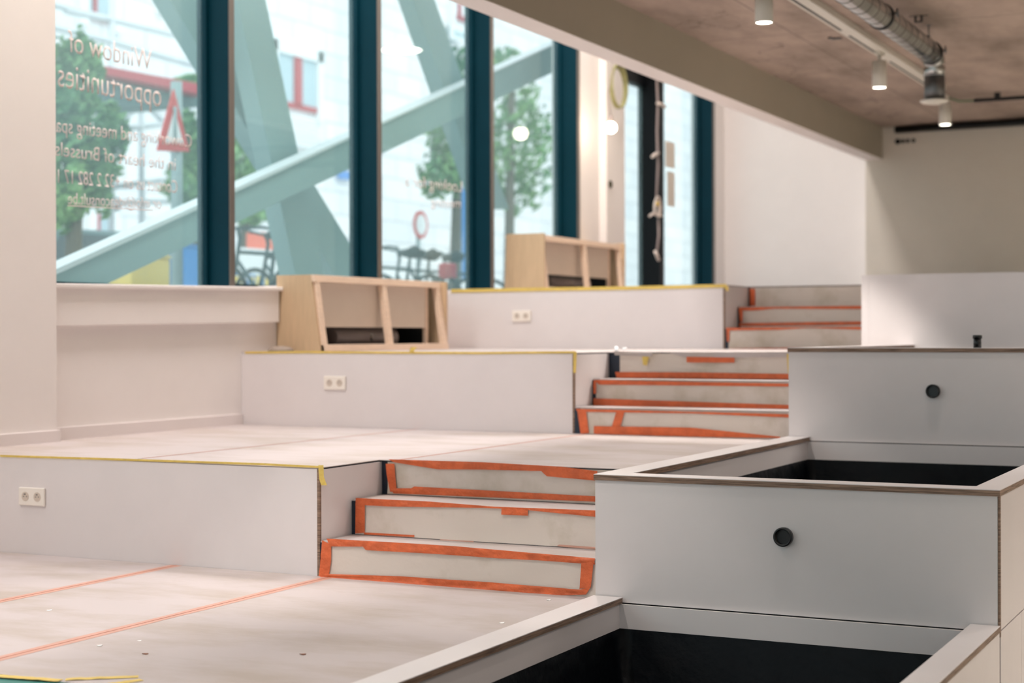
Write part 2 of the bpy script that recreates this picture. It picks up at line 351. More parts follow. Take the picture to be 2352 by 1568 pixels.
def sheet(name, pts, m, parent=None, th=.003):      # thin horizontal board from corner points
    b = BM(); v0 = [b.verts.new(p) for p in pts]; v1 = [b.verts.new((p[0], p[1], p[2] + th)) for p in pts]
    b.faces.new(v0[::-1]); b.faces.new(v1)
    for i in range(len(pts)): j = (i + 1) % len(pts); b.faces.new([v0[i], v0[j], v1[j], v1[i]])
    return obj(name, b, m, parent)
XA1, XA2 = -4.44, -3.648; XB1, XB2 = -4.715, -3.62
def brd(label, pts): tag(sheet('floor_board', pts, 'board'), label, 'floor covering', 'protective boards laid on the tiers')
YF = 3.57
bx('vinyl_strip', 'teal_floor', XW, XS1, 3.05, YF + .15, -.003, .0005, pf0)
brd('protective floor board at far left in front of the nearest tier', [(XW, YF, .001), (XA1 - .004, YF, .001), (XA1 - .004, RY[0] - .002, .001), (XW, RY[0] - .002, .001)])
brd('middle protective floor board between the two orange taped joints in the foreground', [(XA1 + .004, YF, .001), (XA2 - .004, YF, .001), (XA2 - .004, RY[0] - .002, .001), (XA1 + .004, RY[0] - .002, .001)])
brd('stained protective floor board in the foreground leading to the lowest steps', [(XA2 + .004, YF, .001), (XS1 - .006, YF, .001), (XS1 - .006, RY[0] - .004, .001), (XA2 + .004, RY[0] - .004, .001)])
YT = RY[0] + .004
brd('protective board on the second tier beside the window wall', [(XW, YT, .45), (XB1 - .004, YT, .45), (XB1 - .004, RY[1] - .002, .45), (XW, RY[1] - .002, .45)])
brd('protective board on the second tier between its two joints', [(XB1 + .004, YT, .45), (XS0 - .005, YT, .45), (XS0 - .005, YT + .48, .45), (XB2 - .004, YT + .48, .45), (XB2 - .004, RY[1] - .002, .45), (XB1 + .004, RY[1] - .002, .45)])
brd('protective board on the second tier at the head of the lowest steps', [(XB2 + .004, YT + .48, .45), (XS1 - .006, YT + .48, .45), (XS1 - .006, RY[1] - .004, .45), (XB2 + .004, RY[1] - .004, .45)])
brd('protective board edge lying on the third tier', [(XW, RY[1] + .004, .9), (XS0 - .02, RY[1] + .004, .9), (XS0 - .02, RY[1] + .47, .9), (XS1 - .006, RY[1] + .47, .9), (XS1 - .006, RY[2] - .004, .9), (XW, RY[2] - .004, .9)])
brd('protective board lying on the topmost tier', [(XW, RY[2] + .004, 1.35), (XS0 - .02, RY[2] + .004, 1.35), (XS0 - .02, RY[2] + .52, 1.35), (XS1 - .006, RY[2] + .52, 1.35), (XS1 - .006, YD - .02, 1.35), (XW, YD - .02, 1.35)])
# taped joints between the boards
def joint(label, x, y0, y1, z, m='seam', w1=.07, off=.0):
    r = thing('joint_tape', label, 'tape', (x, y0, z), 'orange taped joints between the floor boards')
    b = BM(); n = 40
    for i in range(n):
        a, c = y0 + (y1 - y0) * i / n, y0 + (y1 - y0) * (i + 1) / n; wa = w1 * (.42 + .1 * noise.noise(Vector((x, a * 3, 1)))); wc = w1 * (.42 + .1 * noise.noise(Vector((x, c * 3, 1))))
        v = [b.verts.new(p) for p in ((x - wa + off, a, z), (x + wa + off, a, z), (x + wc + off, c, z), (x - wc + off, c, z))]; b.faces.new(v)
    obj('tape_strip', b, m, r); bx('joint_groove', 'seamdark', x - .0022, x + .0022, y0, y1, z, z + .0006, r)
joint('pale orange taped joint on the foreground floor, the farther one from the planters', XA1, YF, RY[0] - .005, .0045)
joint('pale orange taped joint on the foreground floor ending at the lowest step corner', XA2, YF, RY[0] - .005, .0045)
joint('faint taped joint on the second tier nearer the windows', XB1, YT + .1, RY[1] - .003, .4535, w1=.02)
joint('faint taped joint on the second tier ending at the middle steps', XB2, YT + .5, RY[1] - .003, .4535, w1=.022)

# tape helpers: strips lying on a riser plane
def resamp(p, n):
    xs = [q[0] for q in p]; out = []
    for i in range(n):
        x = xs[0] + (xs[-1] - xs[0]) * i / (n - 1); k = 0
        while k < len(p) - 2 and ((x > p[k + 1][0]) if xs[-1] > xs[0] else (x < p[k + 1][0])): k += 1
        a, c = p[k], p[k + 1]; t = (x - a[0]) / (c[0] - a[0]) if abs(c[0] - a[0]) > 1e-9 else 0
        out.append((x, a[1] + (c[1] - a[1]) * max(0, min(1, t))))
    return out
def strip(parent, Y, top, bot, m='tape', zmin=None, seed=0, wr=.004, vert=False, n=None):
    n = n or max(6, int(abs(top[-1][0] - top[0][0]) / 7) + 2)
    if vert: tp = [top[0], top[1]]; 
    b = BM(); rows = 5; grid = []
    T = resamp(top, n) if not vert else None; Bt = resamp(bot, n) if not vert else None
    if vert:                                         # top = left edge points (by y), bot = right edge points
        n = max(6, int(abs(top[-1][1] - top[0][1]) / 7) + 2)
        sw = lambda P: [(q[1], q[0]) for q in P]
        T = [(q[1], q[0]) for q in resamp(sw(top), n)]; Bt = [(q[1], q[0]) for q in resamp(sw(bot), n)]
    for i in range(n):
        col = []
        for k in range(rows):
            t = k / (rows - 1); px = T[i][0] * (1 - t) + Bt[i][0] * t; py = T[i][1] * (1 - t) + Bt[i][1] * t
            q = onY(px, py, Y - .0085)
            h = noise.noise(Vector((q.x * 9 + seed, q.z * 60, seed * 3.1))) * .5 + noise.noise(Vector((q.x * 30, q.z * 90 + seed, 2))) * .5
            edge = 1 if 0 < k < rows - 1 else .35
            q.y -= max(0, h) * wr * edge * 1.6
            if zmin is not None and q.z < zmin: q.y -= (zmin - q.z) * .9 + .002; q.z = zmin
            col.append(b.verts.new(q))
        grid.append(col)
    for i in range(n - 1):
        for k in range(rows - 1): f = b.faces.new([grid[i][k], grid[i + 1][k], grid[i + 1][k + 1], grid[i][k + 1]]); f.smooth = True
    return obj('tape_strip', b, m, parent)
# yellow tape along the platform fronts
def ytape(parent, Y, pts, th, seed=0, m='yellow'):
    strip(parent, Y + .003, [(x, y) for x, y in pts], [(x, y + th) for x, y in pts], m, seed=seed, wr=.003)
ytape(pf1, RY[0], [(0, 1044), (200, 1050), (420, 1057), (600, 1063), (740, 1070)], 5)
strip(pf1, RY[0] + .002, [(731, 1068), (741, 1068)][:1] + [(733, 1100), (738, 1114)], [(743, 1068), (744, 1095), (751, 1114)], 'yellow', vert=True, seed=3)
ytape(pf2, RY[1], [(563, 807), (700, 806), (900, 807), (1100, 808), (1322, 806)], 5, 2)
strip(pf2, RY[1], [(1317, 808), (1317, 856)], [(1325, 808), (1323, 856)], 'yellow', vert=True, seed=5)
ytape(pf3, RY[2], [(1036, 664), (1200, 661), (1400, 658), (1500, 656), (1668, 652)], 8, 6)
strip(pf3, RY[2], [(1664, 656), (1668, 668)], [(1672, 656), (1674, 668)], 'yellow', vert=True, seed=7)
strip(pf2, RY[1] - .002, [(940, 806), (945, 799)][::-1] and [(944, 797), (940, 809)], [(958, 797), (949, 809)], 'yellow', vert=True, seed=9)

# ------------------------------------------------------------------ three flights of covered steps
def flight(label, y0, ys, z0, lefts):
    r = thing('staircase', label, 'steps', ((XS0 + XS1) / 2, y0, z0), 'covered steps between the tiers')
    zs = [z0 + .15, z0 + .30, z0 + .45]; ye = [ys[1], ys[2], ys[2] + .02]
    b = BM()
    for i in range(3): box(b, XS0, XS1, ys[i] + .008, max(y0 + .499, ys[i] + .012), z0 + .15 * i - .002, zs[i] - .006)
    obj('step_core', b, 'navy', r)
    for i in range(3):
        n = 26; b = BM(); g = []
        x0 = lefts[i]; x1 = XS1 - .004
        for a in range(n):
            t = a / (n - 1); x = x0 + (x1 - x0) * t; col = []
            for k in range(6):
                z = z0 + .15 * i + .004 + (.15 - .009) * k / 5; h = noise.noise(Vector((x * 3 + i * 7, z * 6, y0))) * .006
                col.append(b.verts.new((x, ys[i] - .001 - max(0, h) + (.0 if k else -.004), z)))
            g.append(col)
        for a in range(n - 1):
            for k in range(5): f = b.faces.new([g[a][k], g[a + 1][k], g[a + 1][k + 1], g[a][k + 1]]); f.smooth = True
        obj('riser_cover', b, 'paper', r)
        if i < 2:
            bx('tread_cover', 'board', XS0 + .012, XS1 - .004, ys[i] - .006, ys[i + 1] - .002, zs[i] - .004, zs[i] + .001, r)
    return r
Y1 = [5.605, 5.85, 6.10]; Y2 = [8.17, 8.42, 8.66]; Y3 = [10.73, 11.01, 11.26]
s1 = flight('lowest flight of paper-covered steps edged with wide orange tape', 5.61, Y1, 0, [onY(740, 1280, Y1[0]).x, onY(818, 1190, Y1[1]).x, onY(891, 1100, Y1[2]).x])
s2 = flight('middle flight of paper-covered steps with slanting orange tape at its foot', 8.18, Y2, .45, [onY(1334, 970, Y2[0]).x, onY(1369, 905, Y2[1]).x, onY(1424, 840, Y2[2]).x])
s3 = flight('top flight of creased paper-covered steps with thin orange tape', 10.735, Y3, .9, [onY(1674, 780, Y3[0]).x, onY(1702, 730, Y3[1]).x, onY(1724, 680, Y3[2]).x])
T = strip
# flight 1
T(s1, Y1[2], [(892, 1054.4), (1108, 1061), (1292, 1071.4), (1372, 1081.6)], [(904, 1061), (965, 1071), (1006, 1077.5), (1108, 1078), (1247, 1081.6), (1252, 1093), (1372, 1103.7)], seed=1, wr=.012)
T(s1, Y1[2], [(886, 1064.6), (888, 1090), (896, 1129)], [(906, 1064.6), (908, 1095), (912, 1129)], vert=True, seed=2)
T(s1, Y1[2], [(896, 1121), (947, 1121), (949, 1116.7), (1372, 1139.5)], [(904, 1132.7), (1372, 1152)], seed=3)
T(s1, Y1[1], [(817, 1144.6), (816, 1224.5)], [(838, 1150), (838, 1222.8)], vert=True, seed=4)
T(s1, Y1[1], [(816, 1142.9), (989, 1151.4), (1135, 1163), (1372, 1171.8)], [(838, 1160), (900, 1163), (1108, 1166), (1193, 1169.4), (1372, 1187)], seed=5, wr=.009)
T(s1, Y1[1] - .002, [(1151.7, 1166.7), (1212.6, 1169)], [(1151.7, 1181.7), (1212.6, 1183.7)], seed=6)
T(s1, Y1[1], [(836, 1222), (951.7, 1228.6)], [(836, 1227), (951.7, 1233)], seed=7)
T(s1, Y1[1] - .04, [(1011, 1238), (1088, 1242)], [(1011, 1240), (1088, 1245)], 'seam', zmin=.1515, seed=8)
T(s1, Y1[1] - .02, [(1284, 1250), (1368, 1256)], [(1278, 1254), (1368, 1262)], 'seam', zmin=.1515, seed=9, wr=.008)
T(s1, Y1[0], [(740, 1240), (735, 1300), (732, 1323)], [(761, 1251), (760.5, 1289), (756, 1318)], vert=True, seed=10, zmin=.002, wr=.01)
T(s1, Y1[0], [(750, 1236.4), (904, 1245), (1040, 1253.4), (1138.8, 1262), (1366.7, 1281.6)], [(758, 1254.4), (834.2, 1255), (835, 1262.6), (1006, 1272), (1142, 1281.6), (1240.8, 1286.7), (1367, 1296)], seed=11, wr=.013)
T(s1, Y1[0] - .002, [(1336, 1285), (1331, 1352)], [(1364, 1284), (1357, 1348.6)], vert=True, seed=12, wr=.008)
T(s1, Y1[0] - .002, [(738, 1317), (921, 1323), (1125, 1336.7), (1332.6, 1353.7), (1357, 1347)], [(734, 1326), (931, 1343.5), (1125, 1357), (1278, 1366.7), (1346, 1365)], seed=13, zmin=.003, wr=.01)
# flight 2
T(s2, Y2[2], [(1412.7, 854), (1600, 855), (1820, 858.5)], [(1416, 867), (1820, 870.6)], seed=14)
T(s2, Y2[2] - .01, [(1577, 819), (1687, 821)], [(1577, 832), (1687, 832.6)], seed=15)
T(s2, Y2[2] - .012, [(1474.4, 812.5), (1477, 838)], [(1492, 812.5), (1486, 839)], 'yellow', vert=True, seed=16)
T(s2, Y2[2] - .012, [(1806.8, 812.5), (1810, 857)], [(1819, 812.5), (1813, 857)], 'yellow', vert=True, seed=17)
T(s2, Y2[2] - .016, [(1409.6, 806), (1499, 809)], [(1412, 815), (1497, 819)], 'board', seed=18)
T(s2, Y2[2] - .008, [(1537, 808), (1577, 809), (1820, 808)], [(1537, 810), (1577, 822), (1820, 820)], 'board', seed=19)
T(s2, Y2[1], [(1362.6, 873), (1363, 904)], [(1369, 873), (1369.5, 904)], vert=True, seed=20)
T(s2, Y2[1], [(1362.6, 872), (1820, 881)], [(1376, 883), (1820, 887.6)], seed=21)
T(s2, Y2[1], [(1362.6, 914.4), (1820, 930)], [(1362.6, 932), (1820, 940.8)], seed=22)
T(s2, Y2[0], [(1322, 938.6), (1820, 951)], [(1327, 945.3), (1586, 949), (1812, 958.7)], seed=23)
T(s2, Y2[0], [(1326, 943), (1333.5, 995.8)], [(1346, 943), (1352.8, 994)], vert=True, seed=24)
T(s2, Y2[0], [(1416, 943), (1405, 980)], [(1435, 943), (1425, 980)], vert=True, seed=25)
T(s2, Y2[0] - .002, [(1364, 978), (1586, 981.5), (1792, 1002.6)], [(1364, 995.8), (1586, 1002), (1792, 1006)], seed=26, zmin=.4545)
# flight 3
T(s3, Y3[2], [(1721.3, 662.6), (1722.7, 702)], [(1734, 662.6), (1734.8, 702)], vert=True, seed=27)
T(s3, Y3[1], [(1695.8, 706), (1800, 704), (1978, 702)], [(1698, 713), (1735, 713), (1780, 708.5), (1978, 709.6)], seed=28)
T(s3, Y3[1], [(1696, 707), (1700, 740)], [(1706, 707), (1706, 740)], vert=True, seed=29)
T(s3, Y3[1], [(1696, 742), (1978, 737.8)], [(1697, 748.5), (1978, 745.4)], seed=30)
T(s3, Y3[0], [(1667.7, 752.5), (1978, 750)], [(1669, 758.5), (1786, 757), (1860, 752.5), (1978, 757)], seed=31)
T(s3, Y3[0], [(1669, 754), (1670, 784)], [(1675.7, 754), (1674.8, 784)], vert=True, seed=32)
T(s3, Y3[0] - .002, [(1675.7, 800), (1978, 796)], [(1675.7, 803.5), (1978, 800)], seed=33, zmin=.9045)

# ------------------------------------------------------------------ planters on the right
PX0, PX1 = -2.40, -.935
def planter(label, y0, y1, ztop, last=False):
    r = thing('planter_box', label, 'planter', ((PX0 + PX1) / 2, y0, -.9), 'white laminate planters beside the steps')
    zl = ztop - .022; zb = ztop - .45; iw = .115; t = .018
    # front: main panel above the seam
    bx('front_panel', 'laminate', PX0 + .004, PX1 - .008, y0 + .006, y0 + .024, zb - .020, zl, r)
    bx('edge_strip', 'ply', PX1 - .007, PX1, y0 + .007, y0 + .0235, zb - .040, zl, r)
    bx('side_panel', 'laminate', PX1 - .018, PX1 - .001, y0 + .024, y1, zb - .018, zl, r)
    b = BM(); box(b, PX1 - .018, PX1 - .001, y0 + .024, y0 + .44, -.9, zb - .023); box(b, PX1 - .018, PX1 - .001, y0 + .444, y1, -.9, zb - .023); obj('plinth', b, 'laminate', r)
    bx('left_panel', 'laminate', PX0 + .002, PX0 + .018, y0 + .024, y1, -.88, zl, r)
    bx('shadow_joint', 'dark', PX0 + .006, PX1 - .02, y0 + .009, y0 + .022, zb - .0262, zb - .0195, r)
    # rim: four boards with a visible plywood edge
    b = BM(); box(b, PX0, PX0 + iw, y0, y1, zl + .0195, ztop); box(b, PX1 - iw + .02, PX1 + .001, y0, y1, zl + .0195, ztop); box(b, PX0 + iw, PX1 - iw + .02, y0, y0 + .105, zl + .0195, ztop)
    obj('rim_top', b, 'laminate', r)
    b = BM(); box(b, PX0, PX0 + iw, y0, y1, zl, zl + .0195); box(b, PX1 - iw + .02, PX1 + .001, y0, y1, zl, zl + .0195); box(b, PX0 + iw, PX1 - iw + .02, y0, y0 + .105, zl, zl + .0195)
    obj('rim_edge', b, 'ply', r)
    # inner lining above the liner
    b = BM(); zi = ztop - .113
    box(b, PX0 + .03, PX0 + iw - .008, y0 + .03, y1, zi - .3, zl - .0005); box(b, PX1 - iw + .028, PX1 - .03, y0 + .03, y1, zi - .3, zl - .0005)
    box(b, PX0 + iw - .008, PX1 - iw + .028, y0 + .03, y0 + .097, zi - .3, zl - .0005)
    obj('inner_panel', b, 'laminate', r)
    bx('back_upstand', 'laminate', PX0 + iw - .008, PX1 - iw + .028, y1 - .01, y1 + .004, zi, zl - .0025, r)
    # black plastic liner, creased
    b = BM(); nx, ny = 44, 60; x0, x1 = PX0 + iw - .006, PX1 - iw + .026; ya, yb = y0 + .10, y1 - .012; g = []
    for i in range(nx + 1):
        col = []
        for k in range(ny + 1):
            u, v = i / nx, k / ny; x = x0 + (x1 - x0) * u; y = ya + (yb - ya) * v
            e = min(u, 1 - u, v * 1.4, (1 - v) * 1.4); z = zi - .02 - min(1, e / .04) * .26
            if e < .003: z = zi
            q = Vector((x * 3, y * 3, ztop * 9)); z += (abs(noise.noise(q)) * .05 + abs(noise.noise(q * 2.7)) * .02) * (1 if e > .04 else 0)
            col.append(b.verts.new((x, y, z)))
        g.append(col)
    for i in range(nx):
        for k in range(ny): f = b.faces.new([g[i][k], g[i + 1][k], g[i + 1][k + 1], g[i][k + 1]]); f.smooth = True
    obj('liner', b, 'liner', r)
    return r
PY = [2.98, 5.475, 7.93, 10.3]
planter('lowest white planter in the right foreground, open and lined with black plastic', PY[0], PY[1], .035)
planter('middle white planter with a black round grommet and an open black-lined top', PY[1], PY[2], .485)
planter('farther white planter behind the middle one, black cap standing on its rim', PY[2], PY[3], .935)
r = thing('back_panel', 'tall pale laminate panel behind the farthest planter below the dark wall', 'panel', (-1.5, PY[3], .9))
XP = onY(1979, 700, PY[3] + .01).x; XP2 = onY(1995, 700, PY[3]).x
bx('laminate_board', 'laminate', XP2 + .002, PX1 + 1.2, PY[3] + .001, PY[3] + .024, .905, 1.385, r)
bx('end_strip', 'laminate', XP, XP2, PY[3] + .006, PY[3] + .024, .905, 1.383, r)
bx('return_board', 'laminate', XP, XP + .018, PY[3] + .024, RY[2] - .02, .905, 1.383, r)
# grommets
def grommet(label, px, py, Y):
    q = onY(px, py, Y); r = thing('cable_grommet', label, 'grommet', q, 'round black cable outlets')
    b = BM(); lathe(b, [(.033, .004), (.034, -.02), (.031, -.024), (.027, -.024), (.026, -.004)], q, 'Y', 36); obj('sleeve', b, 'black', r)
    b = BM(); lathe(b, [(.0262, -.003), (.0262, .002)], q, 'Y', 36); obj('inner_disc', b, mat('grommet_inner', (84, 80, 84), .3), r)
grommet('black round grommet in the front of the middle planter', 1801, 1232, PY[1] + .004)
grommet('black round grommet in the front of the farther planter', 2144, 898, PY[2] + .004)
q = onY(2245, 806, PY[2] + .02)
r = thing('pipe_cap', 'small black cylindrical cap standing on the rim of the farther planter', 'pipe cap', q)
b = BM(); lathe(b, [(.019, 0), (.0185, .048)], (q.x, q.y, .935), n=28); obj('pipe', b, 'black', r)
b = BM(); lathe(b, [(.0225, .044), (.0225, .060), (.02, .062)], (q.x, q.y, .935), n=28); obj('collar', b, 'black', r)

# ------------------------------------------------------------------ double power outlets
def outlet(label, px0, py0, px1, py1, Y):
    a = onY(px0, py0, Y); c = onY(px1, py1, Y); r = thing('power_outlet', label, 'power outlet', ((a.x + c.x) / 2, Y, (a.z + c.z) / 2), 'double wall outlets')
    cx, cz = (a.x + c.x) / 2, (a.z + c.z) / 2; W, H = .155, .083
    b = BM(); box(b, cx - W / 2, cx + W / 2, Y - .012, Y, cz - H / 2, cz + H / 2); obj('face_plate', b, 'socket', r, .004)
    for s in (-1, 1):
        x = cx + s * .036; b = BM(); lathe(b, [(.0215, -.0125), (.0205, -.0128), (.019, -.0118), (.0185, -.0115)], (x, Y, cz), 'Y', 28); o = obj('socket', b, 'sockethole', r)
        b = BM()
        for d in (-.009, .009): lathe(b, [(.0028, -.0135), (.0028, -.012)], (x + d, Y, cz), 'Y', 10)
        lathe(b, [(.0025, -.020), (.0025, -.012)], (x, Y, cz + .011), 'Y', 10); h = obj('pin_hole', b, 'dull', o)
outlet('cream double outlet on the nearest tier front at far left', 47, 1118, 105, 1162, RY[0])
outlet('cream double outlet on the middle tier front', 745, 862, 796, 896, RY[1])
outlet('cream double outlet on the topmost tier front', 1176, 711, 1222, 740, RY[2])

# ------------------------------------------------------------------ wooden casings against the window wall
def casing(label, Y0, Y1_, z0, z1, xf, lean, side=None):
    r = thing('radiator_casing', label, 'casing', (XW + .2, (Y0 + Y1_) / 2, z0), 'unfinished wooden casings below the windows')
    xb = XW + .005; xt = xf - lean; pt = .018; bt = .042
    if side: hexa_l = lambda y0, y1, e: ([(xb, y0, z0), (side, y0, z0), (side, y0, z1 + .012), (xb + .02, y0, z1 + .012)], [(xb, y1, z0), (side, y1, z0), (side, y1, z1 + .012), (xb + .02, y1, z1 + .012)])
    else: hexa_l = lambda y0, y1, e: ([(xb, y0, z0), (xf - .02, y0, z0), (xt - .02 + e, y0, z1), (xb, y0, z1)], [(xb, y1, z0), (xf - .02, y1, z0), (xt - .02 + e, y1, z1), (xb, y1, z1)])
    for y, e in ((Y0, 0), (Y1_ - pt, lean)):
        b = BM(); hexa(b, *hexa_l(y, y + pt, e)); obj('side_panel', b, 'plyface', r)
    ax = lambda z: xf + (xt - xf) * (z - z0) / (z1 - z0)
    def post(y, wd, nm='post'):
        b = BM(); hexa(b, [(ax(z0) - .04, y, z0), (ax(z0), y, z0), (ax(z0), y + wd, z0), (ax(z0) - .04, y + wd, z0)], [(ax(z1) - .04, y, z1), (ax(z1), y, z1), (ax(z1), y + wd, z1), (ax(z1) - .04, y + wd, z1)]); obj(nm, b, 'pine', r, .002)
    ym = Y0 + (Y1_ - Y0) * .50
    post(Y0 + pt, .045); post(ym, .05); post(Y1_ - pt - .06, .05)
    b = BM()
    for za, zc in ((z0, z0 + bt),): hexa(b, [(ax(za) - .04, Y0 + pt, za), (ax(za) + .002, Y0 + pt, za), (ax(za) + .002, Y1_ - pt, za), (ax(za) - .04, Y1_ - pt, za)], [(ax(zc) - .04, Y0 + pt, zc), (ax(zc) + .002, Y0 + pt, zc), (ax(zc) + .002, Y1_ - pt, zc), (ax(zc) - .04, Y1_ - pt, zc)])
    obj('bottom_rail', b, 'pine', r, .002)
    b = BM(); za, zc = z1 - .045, z1; hexa(b, [(ax(za) - .04, Y0 + .001, za), (ax(za) + .002, Y0 + .001, za), (ax(za) + .002, Y1_ - pt, za), (ax(za) - .04, Y1_ - pt, za)], [(ax(zc) - .04, Y0 + .001, zc), (ax(zc) + .002, Y0 + .001, zc), (ax(zc) + .002, Y1_ - pt, zc), (ax(zc) - .04, Y1_ - pt, zc)])
    obj('top_rail', b, 'pine', r, .002)
    xi = xf - .115; zo = z0 + .155
    bx('back_panel', 'mdf', xi - .016, xi, Y0 + .03, Y1_ - .16, zo, z1 - .03, r)
    bx('inner_post', 'pine', xi - .02, xi + .004, Y1_ - .16, Y1_ - .125, z0, z1 - .03, r)
    bx('lid', 'plyface', xb, xt - .035, Y0 + pt, Y1_ - pt, z1 - .018, z1 - .003, r)
    bx('shade_back', 'dark', xb + .004, xb + .012, Y0 + pt, Y1_ - .16, z0, zo + .05, r)  # near-black sheets standing in for the shade inside the openings
    bx('shade_end', 'dark', xb, xi - .02, Y1_ - .17, Y1_ - .162, z0, zo + .05, r)
    bx('shade_floor', 'dark', xb, xi + .05, Y0 + pt, Y1_ - .16, z0, z0 + .004, r)
    dz = z0 + .088
    b = BM(); tube(b, [(xi - .075, Y0 + .36, dz), (xi - .075, Y1_ - .52, dz)], .066, 20); obj('duct_pipe', b, mat('grey_duct', (112, 100, 96), .5), r)
    b = BM(); tube(b, [(xi - .09, Y0 + .72, dz), (xi - .02, Y0 + .80, dz)], .028, 14); obj('valve', b, 'galv', r)
    return r
casing('lower wooden casing on the third tier, ducts showing in its openings', onX(634, 700, XW).y, onX(1037, 790, -5.60).y, .904, onY(724, 630, 8.54).z, -5.612, .07)
casing('upper wooden casing on the topmost tier behind the yellow tape', onX(1157, 600, XW).y, onX(1441, 640, -5.58).y, 1.354, onY(1253, 538, 11.8).z, -5.585, .05, side=-5.60)
# small grey hump behind the yellow tape
q = onZ(600, 806, .9); b = BM(); lathe(b, [(.085, .002), (.08, .018), (.055, .034), (.002, .040)], (-5.86, 8.45, .9), n=24)
tag(obj('low_dome', b, mat('grey_brown', (150, 134, 122), .7)), 'low grey-brown dome on the third tier left of the lower wooden casing', 'cap')
# clear crumpled wrap at the step edge
b = BM(); q = onZ(1425, 801, .9); q.y = 8.9; q.x = onY(1425, 801, 8.9).x
for i in range(5): ball(b, (q.x + random.uniform(-.03, .04), q.y + random.uniform(-.02, .02), .915 + random.uniform(-.003, .008)), random.uniform(.008, .015), 5)
tag(obj('plastic_scrap', b, 'signwhite'), 'small crumpled scrap of white plastic on the third tier above the middle steps', 'scrap')

# ------------------------------------------------------------------ flakes on the foreground floor
for (px, py, w_, l_, m, lab) in ((228, 1483, .010, .004, 'debris', 'white paint flake on the foreground floor at left'), (320, 1471, .008, .003, 'debris', 'smaller white flake right of the first one on the foreground floor'),
                                 (113, 1401, .010, .005, 'debris', 'white flake between the two taped joints'), (333, 1502, .012, .003, 'crumb', 'bent wood chip on the foreground floor near the joint'),
                                 (695, 1503, .012, .003, 'crumb', 'wood chip on the foreground floor towards the planter'), (1260, 1378, .010, .004, 'debris', 'white flake on the floor close to the lowest step'),
                                 (1152, 1430, .010, .005, 'debris', 'white flake beside the planter rim')):
    q = onZ(px, py, .0042); b = BM()
    v = [b.verts.new(q + Vector((math.cos(a) * w_ * (1 + .3 * math.sin(3 * a)), math.sin(a) * l_ * 2.2, .0012 * (1 + math.sin(2 * a))))) for a in [i * PI / 4 for i in range(8)]]
    b.faces.new(v); o = obj('floor_flake', b, m); s = o.modifiers.new('solid', 'SOLIDIFY'); s.thickness = .0015; tag(o, lab, 'debris', 'flakes on the foreground floor')
for k, (pa, pb, lab) in enumerate((((150, 1560), (318, 1553), 'loose yellow tape piece on the floor at the bottom left, the upper one'), ((250, 1572), (325, 1560), 'short yellow tape piece on the floor at the bottom left, below the upper one'), ((-30, 1550), (140, 1562), 'yellow tape along the board edge in the bottom left corner'))):
    A = onZ(*pa, .0055); B_ = onZ(*pb, .0055); b = BM(); n = 12; d = (B_ - A).normalized(); s = Vector((-d.y, d.x, 0)) * .016; g = []
    for i in range(n): p = A.lerp(B_, i / (n - 1)) + Vector((0, 0, abs(noise.noise(Vector((i * .7, k, 0)))) * .004)); g.append((b.verts.new(p + s), b.verts.new(p - s)))
    for i in range(n - 1): b.faces.new([g[i][0], g[i + 1][0], g[i + 1][1], g[i][1]])
    tag(obj('loose_tape', b, 'yellow'), lab, 'tape', 'loose yellow tape pieces')

# ------------------------------------------------------------------ ceiling: track, spots, duct
r = thing('light_track', 'long white lighting track with a dark slot under the concrete ceiling', 'lighting track', (-2.953, 10, 3.14))
xt0, xt1 = -3.013, -2.893; TY0, TY1 = -3.0, 14.3
bx('track_body', 'white_metal', xt0, xt1, TY0, TY1, 3.139, ZC - .001, r)
for ya, yb in ((TY0 + .1, 11.16), (11.37, 12.25), (12.6, 14.2)): bx('track_slot', 'black_alu', xt0 + .020, xt0 + .041, ya, yb, 3.138, 3.1395, r)
def spotlight(y, label, x=-2.959, pw=1.0, group='cylindrical spotlights on the ceiling track'):
    zl = 2.872; H = .203; R_ = .054; zt = 3.139
    r = thing('track_spotlight', label, 'spotlight', (x, y, zt), group)
    bx('adapter', 'white_metal', x - .021, x + .021, y - .08, y + .08, zt - .02, zt - .0005, r, .004)
    b = BM(); lathe(b, [(.016, zl + H - .002), (.016, zt - .018)], (x, y, 0), n=20); obj('stem', b, 'white_metal', r)
    b = BM(); lathe(b, [(R_ - .006, zl + .009), (R_ - .003, zl), (R_, zl), (R_, zl + H), (.009, zl + H)], (x, y, 0), n=36); obj('lamp_body', b, 'white_metal', r)
    b = BM(); lathe(b, [(R_ - .006, zl + .004), (R_ - .006, zl + .009)], (x, y, 0), n=36); obj('lens', b, 'glow', r)
    d = bpy.data.lights.new('spot_lamp', 'SPOT'); d.energy = SPOT_W * pw; d.spot_size = math.radians(74); d.spot_blend = .3; d.shadow_soft_size = .045; d.color = (1, .96, .9)
    l = bpy.data.objects.new('spot_lamp', d); C.objects.link(l); l.location = (0, 0, zl - .02 - zt); l.parent = r
def proj_y(px, py):                                  # point on the track line seen at px
    d = ray(px, py); t = -2.959 / d.x; return (EYE + d * t).y
spotlight(proj_y(1755, 50), 'nearest white cylindrical spotlight, cut off by the top of the picture', pw=1.9)
spotlight(proj_y(2020, 203), 'middle white cylindrical spotlight hanging from the track', pw=1.6)
spotlight(proj_y(2171, 288), 'farthest white cylindrical spotlight beside the end of the duct')
for y, lab in ((6.6, 'above the lowest steps'), (4.2, 'above the foreground floor'), (1.8, 'nearest the camera')): spotlight(y, 'white cylindrical spotlight of the long track ' + lab + ', out of the picture', pw=.85)
r = thing('light_track', 'second white lighting track above the planters, higher than the picture shows', 'lighting track', (-1.7, 4, 3.14))
bx('track_body', 'white_metal', -1.76, -1.64, -1, 8.4, 3.139, ZC - .001, r)
